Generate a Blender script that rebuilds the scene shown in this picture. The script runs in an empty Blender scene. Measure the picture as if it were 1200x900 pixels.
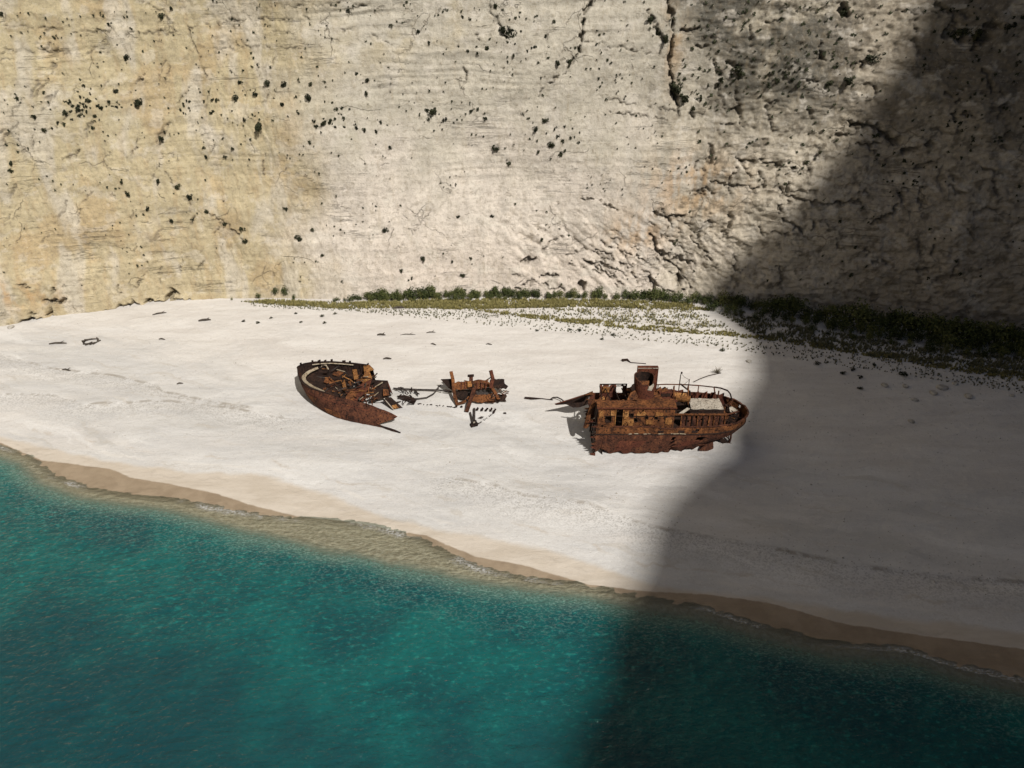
import bpy, math, random
import numpy as np
from mathutils import Vector, Matrix

random.seed(7)
RNG = np.random.default_rng(11)
SC = bpy.context.scene
COL = SC.collection

# ------------------------------------------------------------------ camera
CAM_H, PITCH, FPX = 40.0, math.radians(28.0), 841.0
cam_data = bpy.data.cameras.new('camera')
cam_data.sensor_width = 36.0
cam_data.lens = 36.0 * FPX / 1200.0
cam_data.clip_start, cam_data.clip_end = 0.5, 8000.0
cam = bpy.data.objects.new('camera', cam_data)
cam.location = (0, 0, CAM_H)
cam.rotation_euler = (math.pi / 2 - PITCH, 0, 0)
COL.objects.link(cam)
SC.camera = cam

# ------------------------------------------------------------------ sun, sky, exposure
SUN_AZ = (0.47, -0.8827)                       # horizontal direction towards the sun
SUN_EL = math.radians(44.0)
world = bpy.data.worlds.new('World')
SC.world = world
world.use_nodes = True
wn = world.node_tree
sky = wn.nodes.new('ShaderNodeTexSky')
sky.sky_type = 'NISHITA'
sky.sun_disc = False
sky.sun_elevation = SUN_EL
sky.sun_rotation = math.atan2(SUN_AZ[0], SUN_AZ[1])
sky.air_density = 0.8
sky.dust_density = 1.0
sky.ozone_density = 1.0
bg = [n for n in wn.nodes if n.type == 'BACKGROUND'][0]
wn.links.new(sky.outputs[0], bg.inputs[0])
bg.inputs[1].default_value = 0.05
sun_data = bpy.data.lights.new('sun', 'SUN')
sun_data.energy = 5.0
sun_data.angle = math.radians(0.8)
sun_data.color = (1.0, 0.96, 0.905)
sun = bpy.data.objects.new('sun', sun_data)
SUNV = Vector((SUN_AZ[0] * math.cos(SUN_EL), SUN_AZ[1] * math.cos(SUN_EL), math.sin(SUN_EL)))
sun.rotation_euler = (-SUNV).to_track_quat('-Z', 'Y').to_euler()
sun.location = (60, -80, 120)
COL.objects.link(sun)
SC.view_settings.view_transform = 'Standard'
SC.view_settings.look = 'None'
SC.view_settings.exposure = -0.06
SC.view_settings.gamma = 1.0
SC.view_settings.use_curve_mapping = False
SC.cycles.max_bounces = 6
SC.cycles.diffuse_bounces = 2
SC.cycles.transparent_max_bounces = 8

# ------------------------------------------------------------------ noise
_perm = np.arange(256); np.random.default_rng(3).shuffle(_perm); _perm = np.concatenate([_perm, _perm, _perm])
_ang = np.random.default_rng(5).random(256) * 2 * np.pi
_gx, _gy = np.cos(_ang), np.sin(_ang)
def perlin(x, y, seed=0):
    x = np.asarray(x, float) + seed * 17.31; y = np.asarray(y, float) + seed * 9.73
    xi = np.floor(x).astype(int); yi = np.floor(y).astype(int)
    xf = x - xi; yf = y - yi
    u = xf * xf * xf * (xf * (xf * 6 - 15) + 10); v = yf * yf * yf * (yf * (yf * 6 - 15) + 10)
    xi &= 255; yi &= 255
    def g(ix, iy, fx, fy):
        h = _perm[_perm[ix & 255] + (iy & 255)]
        return _gx[h] * fx + _gy[h] * fy
    a = g(xi, yi, xf, yf); b = g(xi + 1, yi, xf - 1, yf)
    c = g(xi, yi + 1, xf, yf - 1); d = g(xi + 1, yi + 1, xf - 1, yf - 1)
    return ((a + u * (b - a)) + v * ((c + u * (d - c)) - (a + u * (b - a)))) * 1.5
def fbm(x, y, o=4, seed=0, gain=0.5):
    s = 0; a = 1.0; f = 1.0
    for k in range(o):
        s = s + a * perlin(np.asarray(x) * f, np.asarray(y) * f, seed + k * 3.1); a *= gain; f *= 2.03
    return s
def ridged(x, y, o=4, seed=0, gain=0.5):
    s = 0; a = 1.0; f = 1.0
    for k in range(o):
        s = s + a * (1 - 2 * np.abs(perlin(np.asarray(x) * f, np.asarray(y) * f, seed + k * 3.1))); a *= gain; f *= 2.07
    return s
def sstep(a, b, x):
    t = np.clip((np.asarray(x, float) - a) / (b - a), 0, 1); return t * t * (3 - 2 * t)

# ------------------------------------------------------------------ sight lines, used to find where things stand
_up = np.array([0, math.sin(PITCH), math.cos(PITCH)]); _fw = np.array([0, math.cos(PITCH), -math.sin(PITCH)])
def ray(px, py):
    return np.array([(px - 600) / FPX, 0, 0]) + _up * (-(py - 450) / FPX) + _fw
def on_plane(px, py, z):
    d = ray(px, py); t = (z - CAM_H) / d[2]
    return np.array([0, 0, CAM_H]) + d * t
def pix(x, y, z):
    dz = z - CAM_H
    dep = y * _fw[1] + dz * _fw[2]; v = y * _up[1] + dz * _up[2]
    return 600 + FPX * x / dep, 450 - FPX * v / dep

def poly_plane(pts, z): return np.array([on_plane(a, b, z)[:2] for a, b in pts])
def dist_poly(x, y, P):
    x = np.asarray(x, float); y = np.asarray(y, float)
    best = np.full(np.broadcast(x, y).shape, 1e9)
    for (ax, ay), (bx, by) in zip(P[:-1], P[1:]):
        dx, dy = bx - ax, by - ay
        t = np.clip(((x - ax) * dx + (y - ay) * dy) / (dx * dx + dy * dy + 1e-9), 0, 1)
        best = np.minimum(best, np.hypot(x - ax - t * dx, y - ay - t * dy))
    return best
def signed(x, y, P):
    return np.where(np.asarray(y) > np.interp(x, P[:, 0], P[:, 1]), 1.0, -1.0) * dist_poly(x, y, P)

# ------------------------------------------------------------------ the lie of the land
SHORE = poly_plane([(-900, 300), (-250, 452), (-60, 505), (0, 521), (40, 534), (65, 556), (110, 572), (160, 579), (215, 585), (310, 602),
    (400, 608), (440, 614), (470, 622), (500, 632), (520, 643), (545, 656), (580, 667), (620, 676), (690, 683), (754, 698), (825, 709), (887, 729),
    (971, 750), (1062, 757), (1117, 775), (1200, 793), (1330, 815), (1700, 860)], 0.0)
SHORE = np.vstack([[-3000, SHORE[0, 1] + 600], SHORE, [3000, SHORE[-1, 1] - 700]])
WETL = poly_plane([(-400, 430), (-60, 500), (0, 516), (50, 537), (130, 549), (152, 558), (200, 566), (252, 576), (300, 591), (345, 601), (400, 607), (440, 613),
    (470, 620), (500, 624), (522, 635), (560, 650), (610, 659), (650, 670), (690, 681), (760, 690), (830, 694), (900, 705), (985, 728), (1080, 742), (1200, 760), (1500, 800)], 0.3)
DAMPL = poly_plane([(-400, 420), (-60, 490), (0, 506), (60, 519), (130, 537), (220, 547), (300, 552), (350, 564), (400, 578), (450, 597), (500, 610),
    (560, 622), (640, 638), (700, 655), (745, 672), (820, 684), (900, 694), (990, 708), (1100, 722), (1200, 735), (1500, 770)], 0.8)
_sw = [on_plane(p, 640, 0)[0] for p in (-100, 150, 300, 380, 460, 520, 600, 1300)]
_swv = [.7, .8, 1.9, 3.4, 3.4, 1.6, .6, .7]
BERMS = [poly_plane(p, 1.3) for p in (
    [(-60, 408), (0, 414), (60, 430), (130, 438), (180, 449), (192, 458), (250, 470), (290, 476)],
    [(-60, 455), (0, 458), (60, 459), (82, 466), (98, 474)],
    [(110, 471), (175, 468), (200, 468), (270, 476), (330, 488)],
    [(530, 556), (580, 565), (615, 578), (650, 580), (690, 587), (735, 603), (765, 613), (830, 624), (905, 638), (985, 655), (1080, 668), (1200, 678)])]
def ground(x, y):
    x = np.asarray(x, float); y = np.asarray(y, float)
    s = signed(x, y, SHORE)
    sp = np.maximum(s, 0)
    z = np.interp(sp, [0, 3, 7, 9, 16, 30, 42, 60, 120, 600], [0, .30, .85, 1.0, 1.15, 1.75, 2.3, 3.0, 4, 6])
    z = z + sstep(4, 9, s) * (0.10 * fbm(x / 9, y / 5, 3, 2) + 0.02 * fbm(x / 1.3, y / 1.1, 3, 8))
    for k, P in enumerate(BERMS):
        d = signed(x, y, P); z = z + 0.10 * sstep(-.35, .25, d) * np.exp(-np.abs(d) / 2.0) * sstep(3.0, 0.0, dist_poly(x, y, P) - 1)
    w = np.interp(x, _sw, _swv); q = np.maximum(-s, 0)
    dep = 0.022 * np.minimum(q, w) + 0.24 * np.maximum(q - w, 0) + 0.004 * np.maximum(q - w - 4, 0) ** 1.5
    dep = np.minimum(dep, 9.0) * (1 + .25 * fbm(x / 4, y / 4, 2, 4) * sstep(1, 6, q))
    return np.where(s > 0, z, -dep)
def at(px, py, lift=0.0):
    z = 1.5
    for k in range(12):
        p = on_plane(px, py, z + lift); z = float(ground(p[0], p[1]))
    return Vector((p[0], p[1], z))
def P3(px, py, h, zg):
    """world point h metres over ground level zg on the sight line of a photo pixel"""
    return Vector(on_plane(px, py, zg + h))

# ------------------------------------------------------------------ object helpers
def tag(o, label=None, cat=None, group=None, kind=None):
    for k, v in (('label', label), ('category', cat), ('group', group), ('kind', kind)):
        if v: o[k] = v
    return o
def empty(name, loc, label, cat, group=None):
    o = bpy.data.objects.new(name, None); o.empty_display_size = 0.3
    o.location = loc; COL.objects.link(o)
    return tag(o, label, cat, group)
class MB:
    def __init__(s): s.v = []; s.f = []
    def add(s, vs, fs):
        n = len(s.v); s.v += [tuple(v) for v in vs]; s.f += [tuple(i + n for i in f) for f in fs]
    def box(s, c, size, rot=(0, 0, 0), jit=0.0):
        from mathutils import Euler
        R = Euler(rot).to_matrix(); c = Vector(c)
        vs = []
        for dx in (-.5, .5):
            for dy in (-.5, .5):
                for dz in (-.5, .5):
                    vs.append(c + R @ Vector((dx * size[0] + random.uniform(-jit, jit), dy * size[1] + random.uniform(-jit, jit), dz * size[2] + random.uniform(-jit, jit))))
        s.add(vs, [(0, 1, 3, 2), (4, 6, 7, 5), (0, 4, 5, 1), (2, 3, 7, 6), (0, 2, 6, 4), (1, 5, 7, 3)])
    def bar(s, a, b, w, h=None):
        a = Vector(a); b = Vector(b); h = h or w
        d = (b - a).normalized(); u = d.cross(Vector((0, 0, 1)))
        if u.length < 1e-3: u = Vector((1, 0, 0))
        u.normalize(); n = u.cross(d)
        vs = [p + u * i * w / 2 + n * j * h / 2 for p in (a, b) for i, j in ((-1, -1), (1, -1), (1, 1), (-1, 1))]
        s.add(vs, [(3, 2, 1, 0), (4, 5, 6, 7), (0, 1, 5, 4), (1, 2, 6, 5), (2, 3, 7, 6), (3, 0, 4, 7)])
    def tube(s, pts, r, n=8, cap=True):
        pts = [Vector(p) for p in pts]; rs = r if isinstance(r, (list, tuple)) else [r] * len(pts)
        rings = []; up = Vector((0, 0, 1))
        for i, p in enumerate(pts):
            d = (pts[min(i + 1, len(pts) - 1)] - pts[max(i - 1, 0)]).normalized()
            u = d.cross(up)
            if u.length < 0.05: u = d.cross(Vector((0, 1, 0)))
            u.normalize(); w = u.cross(d)
            rings.append([p + (u * math.cos(2 * math.pi * k / n) + w * math.sin(2 * math.pi * k / n)) * rs[i] for k in range(n)])
        vs = [v for q in rings for v in q]; fs = []
        for i in range(len(pts) - 1):
            for k in range(n):
                fs.append((i * n + k, i * n + (k + 1) % n, (i + 1) * n + (k + 1) % n, (i + 1) * n + k))
        if cap: fs += [tuple(range(n))[::-1], tuple((len(pts) - 1) * n + k for k in range(n))]
        s.add(vs, fs)
    def sheet(s, pts, th=0.05):
        """flat plate of thickness th from a closed outline"""
        pts = [Vector(p) for p in pts]; n = Vector((0, 0, 0)); m = len(pts)
        for i in range(m): n += pts[i].cross(pts[(i + 1) % m])
        n.normalize(); n *= th / 2
        s.add([p + n for p in pts] + [p - n for p in pts],
              [tuple(range(m)), tuple(range(2 * m - 1, m - 1, -1))] + [(i, m + i, m + (i + 1) % m, (i + 1) % m) for i in range(m)])
    def grid(s, rows):
        m = len(rows[0]); n = len(s.v)
        for r in rows: s.v += [tuple(p) for p in r]
        for i in range(len(rows) - 1):
            for j in range(m - 1):
                s.f.append((n + i * m + j, n + i * m + j + 1, n + (i + 1) * m + j + 1, n + (i + 1) * m + j))
    def build(s, name, mat, parent=None, smooth=False, solid=0.0):
        me = bpy.data.meshes.new(name); me.from_pydata(s.v, [], s.f); me.update()
        me.materials.append(mat)
        if smooth: me.shade_smooth()
        o = bpy.data.objects.new(name, me); COL.objects.link(o)
        if parent: o.parent = parent
        if solid:
            md = o.modifiers.new('thickness', 'SOLIDIFY'); md.thickness = solid; md.offset = 0
        return o
def grid_object(name, X, Y, Z, mat, smooth=True, attrs=None):
    """X, Y, Z: 2-D arrays -> one quad sheet"""
    r, c = X.shape
    me = bpy.data.meshes.new(name)
    co = np.stack([X, Y, Z], -1).reshape(-1, 3).astype(np.float32)
    idx = np.arange(r * c).reshape(r, c)
    q = np.stack([idx[:-1, :-1], idx[:-1, 1:], idx[1:, 1:], idx[1:, :-1]], -1).reshape(-1, 4).astype(np.int32)
    me.vertices.add(len(co)); me.vertices.foreach_set('co', co.ravel())
    me.loops.add(q.size); me.loops.foreach_set('vertex_index', q.ravel())
    me.polygons.add(len(q)); me.polygons.foreach_set('loop_start', np.arange(0, q.size, 4, dtype=np.int32))
    me.update(calc_edges=True)
    if smooth: me.polygons.foreach_set('use_smooth', np.ones(len(q), dtype=bool))
    for k, a in (attrs or {}).items():
        if a.ndim == 3:
            at_ = me.attributes.new(k, 'FLOAT_COLOR', 'POINT')
            at_.data.foreach_set('color', np.concatenate([a.reshape(-1, 3), np.ones((r * c, 1))], 1).astype(np.float32).ravel())
        else:
            at_ = me.attributes.new(k, 'FLOAT', 'POINT'); at_.data.foreach_set('value', a.astype(np.float32).ravel())
    me.materials.append(mat)
    o = bpy.data.objects.new(name, me); COL.objects.link(o)
    return o
def axis(lo, hi, step, far_lo, far_hi, n=14):
    mid = np.arange(lo, hi + step / 2, step)
    g = np.geomspace(step * 2, 1, 2)
    a = lo - np.geomspace(step, lo - far_lo, n)[::-1]; b = hi + np.geomspace(step, far_hi - hi, n)
    return np.concatenate([a, mid, b])

# ------------------------------------------------------------------ material helpers
class NT:
    def __init__(s, name):
        s.m = bpy.data.materials.new(name); s.m.use_nodes = True; s.t = s.m.node_tree; s.t.nodes.clear()
        s.out = s.n('ShaderNodeOutputMaterial')
    def n(s, ty, **kw):
        nd = s.t.nodes.new(ty)
        for k, v in kw.items(): setattr(nd, k, v)
        return nd
    def put(s, sock, v):
        if hasattr(v, 'links') or isinstance(v, bpy.types.NodeSocket): s.t.links.new(v, sock)
        elif v is not None:
            if isinstance(v, (tuple, list)) and len(v) == 3 and len(sock.default_value) == 4: v = (*v, 1)
            sock.default_value = v
    def pos(s, scale=(1, 1, 1)):
        g = s.n('ShaderNodeNewGeometry'); m = s.n('ShaderNodeVectorMath', operation='MULTIPLY')
        s.put(m.inputs[0], g.outputs['Position']); m.inputs[1].default_value = scale
        return m.outputs[0]
    def noise(s, vec, scale, detail=4, rough=0.55, dist=0.0):
        n = s.n('ShaderNodeTexNoise'); s.put(n.inputs['Vector'], vec)
        n.inputs['Scale'].default_value = scale; n.inputs['Detail'].default_value = detail
        n.inputs['Roughness'].default_value = rough; n.inputs['Distortion'].default_value = dist
        return n.outputs['Fac']
    def voro(s, vec, scale, feature='F1', out='Distance'):
        n = s.n('ShaderNodeTexVoronoi', feature=feature); s.put(n.inputs['Vector'], vec); n.inputs['Scale'].default_value = scale
        return n.outputs[out]
    def attr(s, name, out='Fac'):
        n = s.n('ShaderNodeAttribute', attribute_name=name); return n.outputs[out]
    def math(s, op, a, b=None, c=None, clamp=False):
        n = s.n('ShaderNodeMath', operation=op, use_clamp=clamp)
        s.put(n.inputs[0], a)
        if b is not None: s.put(n.inputs[1], b)
        if c is not None: s.put(n.inputs[2], c)
        return n.outputs[0]
    def rng(s, v, a, b, c=0.0, d=1.0, smooth=True):
        n = s.n('ShaderNodeMapRange', interpolation_type='SMOOTHSTEP' if smooth else 'LINEAR')
        s.put(n.inputs[0], v)
        for i, q in enumerate((a, b, c, d)): n.inputs[i + 1].default_value = q
        return n.outputs[0]
    def mix(s, fac, a, b, mode='MIX'):
        n = s.n('ShaderNodeMix', data_type='RGBA', blend_type=mode)
        s.put(n.inputs[0], fac); s.put(n.inputs[6], a); s.put(n.inputs[7], b)
        return n.outputs[2]
    def ramp(s, v, stops):
        n = s.n('ShaderNodeValToRGB'); s.put(n.inputs[0], v); e = n.color_ramp.elements
        while len(e) < len(stops): e.new(0.5)
        for q, (p, c) in zip(e, stops): q.position = p; q.color = (*c, 1)
        return n.outputs[0]
    def bump(s, h, strength, dist, prev=None):
        n = s.n('ShaderNodeBump'); s.put(n.inputs['Height'], h); n.inputs['Strength'].default_value = strength
        n.inputs['Distance'].default_value = dist
        if prev is not None: s.put(n.inputs['Normal'], prev)
        return n.outputs[0]
    def done(s, color, rough=0.9, normal=None, spec=0.2):
        b = s.n('ShaderNodeBsdfPrincipled'); s.put(b.inputs['Base Color'], color); s.put(b.inputs['Roughness'], rough)
        b.inputs['Specular IOR Level'].default_value = spec
        if normal is not None: s.put(b.inputs['Normal'], normal)
        s.t.links.new(b.outputs[0], s.out.inputs[0]); return s.m

def m_rust(name, dark, mid, bright, lo=.36, hi=.68, pale=None, scale=1.0, seed=0.0):
    t = NT(name); p = t.pos()
    off = t.n('ShaderNodeVectorMath', operation='ADD'); t.put(off.inputs[0], p); off.inputs[1].default_value = (seed, seed * .7, seed * .3); p = off.outputs[0]
    a = t.noise(p, .8 * scale, 8, .72, .3); b = t.noise(p, 3.6 * scale, 5, .7)
    st = t.n('ShaderNodeVectorMath', operation='MULTIPLY'); t.put(st.inputs[0], p); st.inputs[1].default_value = (3.5, 3.5, .45)
    c = t.noise(st.outputs[0], 1.1, 4, .6)
    f = t.math('ADD', t.math('MULTIPLY', a, .5), t.math('ADD', t.math('MULTIPLY', b, .28), t.math('MULTIPLY', c, .22)))
    col = t.ramp(f, [(lo, dark), ((lo + hi) / 2, mid), (hi, bright)])
    k = t.noise(p, 7.0, 3, .6)
    col = t.mix(t.rng(k, .54, .64), col, tuple(x * .35 for x in dark))
    if pale: col = t.mix(t.rng(t.noise(p, 2.1, 6, .7), .56, .64), col, pale)
    n = t.bump(b, .7, .05); n = t.bump(k, .5, .03, n)
    return t.done(col, .92, n, .15)
M = {}
M['hull'] = m_rust('hull_rust', (.020, .010, .008), (.088, .034, .019), (.20, .080, .033), .40, .66)
M['house'] = m_rust('deckhouse_rust', (.022, .011, .008), (.155, .060, .023), (.31, .125, .042), .40, .66, seed=5)
M['yellow'] = m_rust('ochre_rust', (.085, .035, .015), (.28, .125, .040), (.48, .28, .115), .38, .66, seed=9)
M['dark'] = m_rust('dark_rust', (.010, .007, .006), (.028, .016, .012), (.070, .034, .020), seed=13)
M['red'] = m_rust('red_rust', (.040, .014, .010), (.098, .033, .019), (.18, .062, .030), seed=17)
M['pale'] = m_rust('weathered_paint', (.13, .10, .075), (.34, .295, .235), (.45, .405, .335), .32, .58, seed=21)
M['rim'] = m_rust('stained_paint', (.13, .09, .055), (.32, .255, .175), (.46, .40, .31), .32, .64, seed=23)
M['grey'] = m_rust('grey_metal', (.03, .026, .024), (.055, .046, .042), (.10, .08, .07), seed=25)

# ================================================================== THE SETTING
# ------------------------------------------------------------------ beach and sea bed
def build_beach():
    xs = axis(-72, 84, 0.26, -2600, 2600); ys = np.concatenate([-np.geomspace(1, 900, 12)[::-1] + 14, np.arange(14, 118, 0.26), 118 + np.geomspace(2, 2500, 10)])
    X, Y = np.meshgrid(xs, ys)
    Z = ground(X, Y)
    s = signed(X, Y, SHORE)
    # trodden and stony ground: shallow dents, stronger on the upper right
    tread = 0.018 * fbm(X / .7, Y / .7, 3, 12) * sstep(6, 12, s)
    Z = Z + tread
    at_ = dict(shore=s, wet=signed(X, Y, WETL), damp=signed(X, Y, DAMPL))
    wr = np.full(X.shape, 9.0)
    for P in BERMS:
        d = signed(X, Y, P); on = dist_poly(X, Y, P)
        wr = np.where(on < np.abs(wr), np.where(d > 0, on, -on), wr)
    at_['berm'] = wr
    t = NT('beach_sand'); p = t.pos()
    sh, wet, damp, berm = (t.attr(k) for k in ('shore', 'wet', 'damp', 'berm'))
    wob = t.math('SUBTRACT', t.noise(p, .22, 5, .6), .5); wob2 = t.math('SUBTRACT', t.noise(p, 1.1, 4, .6), .5)
    st = t.pos((.10, .42, 1)); strk = t.noise(st, 1.0, 7, .66, .4)
    # clean upper sand, cream; lower shingle, cooler grey white
    col = t.mix(t.rng(strk, .36, .62), (.565, .53, .49), (.64, .61, .57))
    grey = t.mix(t.rng(t.noise(st, .8, 6, .6, .6), .36, .62), (.50, .49, .475), (.59, .575, .55))
    zone = t.math('MULTIPLY', t.rng(t.math('ADD', sh, t.math('MULTIPLY', wob, 14)), 17, 26, 1, 0), t.rng(t.noise(st, .45, 5, .6), .36, .56, .35, 1))
    col = t.mix(zone, col, grey)
    bd = t.n('ShaderNodeCombineXYZ'); sx = t.n('ShaderNodeSeparateXYZ'); t.put(sx.inputs[0], p)
    t.put(bd.inputs[0], t.math('MULTIPLY', sx.outputs[0], .055)); t.put(bd.inputs[1], t.math('ADD', t.math('MULTIPLY', sh, .30), t.math('MULTIPLY', wob, 1.1)))
    band = t.noise(bd.outputs[0], 1.0, 6, .62, .5); band2 = t.noise(bd.outputs[0], 2.6, 4, .6, .8)
    lowf = t.rng(t.math('ADD', sh, t.math('MULTIPLY', wob, 10)), 16, 27, 1, .25)
    col = t.mix(t.math('MULTIPLY', t.rng(band, .50, .68, 0, .8), lowf), col, (.46, .45, .43))
    col = t.mix(t.math('MULTIPLY', t.rng(band2, .56, .68, 0, .6), lowf), col, (.47, .435, .385))
    col = t.mix(t.math('MULTIPLY', t.rng(band, .46, .32, 0, .7), lowf), col, (.68, .665, .64))
    # shingle speckle below the berm lines
    v = t.voro(p, 8.5, out='Color'); spk = t.n('ShaderNodeSeparateColor'); t.put(spk.inputs[0], v)
    col = t.mix(t.math('MULTIPLY', t.rng(berm, -5, -.3, .05, .6), t.math('MULTIPLY', t.rng(berm, .05, -.05, 0, 1), t.rng(spk.outputs[0], .45, .9))), col, (.31, .295, .275))
    col = t.mix(t.math('MULTIPLY', t.rng(spk.outputs[1], .95, .98), .22), col, (.30, .28, .25))
    col = t.mix(t.math('MULTIPLY', t.rng(spk.outputs[2], .96, .99), .3), col, (.72, .70, .66))
    fine = t.noise(p, 9.0, 4, .7)
    col = t.mix(t.math('MULTIPLY', t.rng(fine, .38, .66), .22), col, (.42, .39, .35))
    # wrack lines along the berms
    ln = t.math('ABSOLUTE', t.math('ADD', berm, t.math('MULTIPLY', wob2, .35)))
    col = t.mix(t.math('MULTIPLY', t.rng(ln, .05, .32, .75, 0), t.rng(t.noise(p, .55, 5, .7), .42, .62)), col, (.27, .24, .20))
    # damp and wet foreshore
    dd = t.math('ADD', damp, t.math('ADD', t.math('MULTIPLY', wob, 1.6), t.math('MULTIPLY', wob2, .35)))
    col = t.mix(t.rng(dd, .25, -.45, 0, .9), col, t.mix(t.rng(t.noise(st, 1.6, 5, .6), .4, .62), (.47, .405, .325), (.54, .475, .395)))
    for k, (o_, w_, c_) in enumerate(((.9, .10, (.40, .35, .29)), (-.9, .16, (.62, .585, .535)), (-1.9, .12, (.43, .37, .30)))):
        tide = t.math('ABSOLUTE', t.math('ADD', dd, t.math('ADD', t.math('MULTIPLY', wob, 3.0 - 4 * k), o_)))
        col = t.mix(t.math('MULTIPLY', t.rng(tide, 0, w_ * 2, .5, 0), t.rng(t.noise(p, .19 + .05 * k, 4, .6), .46, .60)), col, c_)
    dw = t.math('ADD', wet, t.math('MULTIPLY', wob2, .30))
    wetf = t.rng(dw, .05, -.12)
    wetc = t.mix(t.rng(t.noise(p, .5, 4, .6), .35, .65), (.25, .192, .132), (.31, .242, .17))
    col = t.mix(wetf, col, wetc)
    sea = t.rng(sh, .0, -1.2)
    col = t.mix(sea, col, t.mix(t.rng(t.noise(p, 3.2, 5, .7), .36, .64), (.42, .33, .235), (.60, .50, .38)))
    rough = t.rng(dw, .1, -.15, .95, .42)
    t_b = .35
    n = t.bump(fine, .6, .04); n = t.bump(t.math('MULTIPLY', spk.outputs[0], t.rng(dw, 0, .6)), .35, .05, n)
    n = t.bump(strk, .45, .30, n); n = t.bump(band, .5, .35, n); n = t.bump(t.voro(p, 1.6, 'SMOOTH_F1'), t_b, .10, n)
    m = t.done(col, rough, n, .25)
    o = grid_object('beach', X, Y, Z, m, attrs=at_)
    tag(o, 'pale cream sand and shingle beach with a damp tan foreshore', None, None, 'structure')
    return xs, ys, Z
GX, GY, GZ = build_beach()
_i0 = int(np.searchsorted(GX, -72 + 1e-6)); _j0 = int(np.searchsorted(GY, 14 + 1e-6))
def ground_at(x, y):
    a = (x - GX[_i0]) / .26 + _i0; b = (y - GY[_j0]) / .26 + _j0
    i, j = int(a), int(b)
    if not (_i0 <= i < _i0 + 590 and _j0 <= j < _j0 + 390): return float(ground(x, y))
    a -= i; b -= j
    return float((GZ[j, i] * (1 - a) + GZ[j, i + 1] * a) * (1 - b) + (GZ[j + 1, i] * (1 - a) + GZ[j + 1, i + 1] * a) * b)
_tp, _cp = math.tan(PITCH), math.cos(PITCH)
def at(px, py, lift=0.0):
    dx = (px - 600) / FPX; v = -(py - 450) / FPX
    dy = math.sin(PITCH) * v + math.cos(PITCH); dz = math.cos(PITCH) * v - math.sin(PITCH); z = 1.5
    for k in range(9):
        t = (z + lift - CAM_H) / dz; z = ground_at(dx * t, dy * t)
    return Vector((dx * t, dy * t, z))

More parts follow.
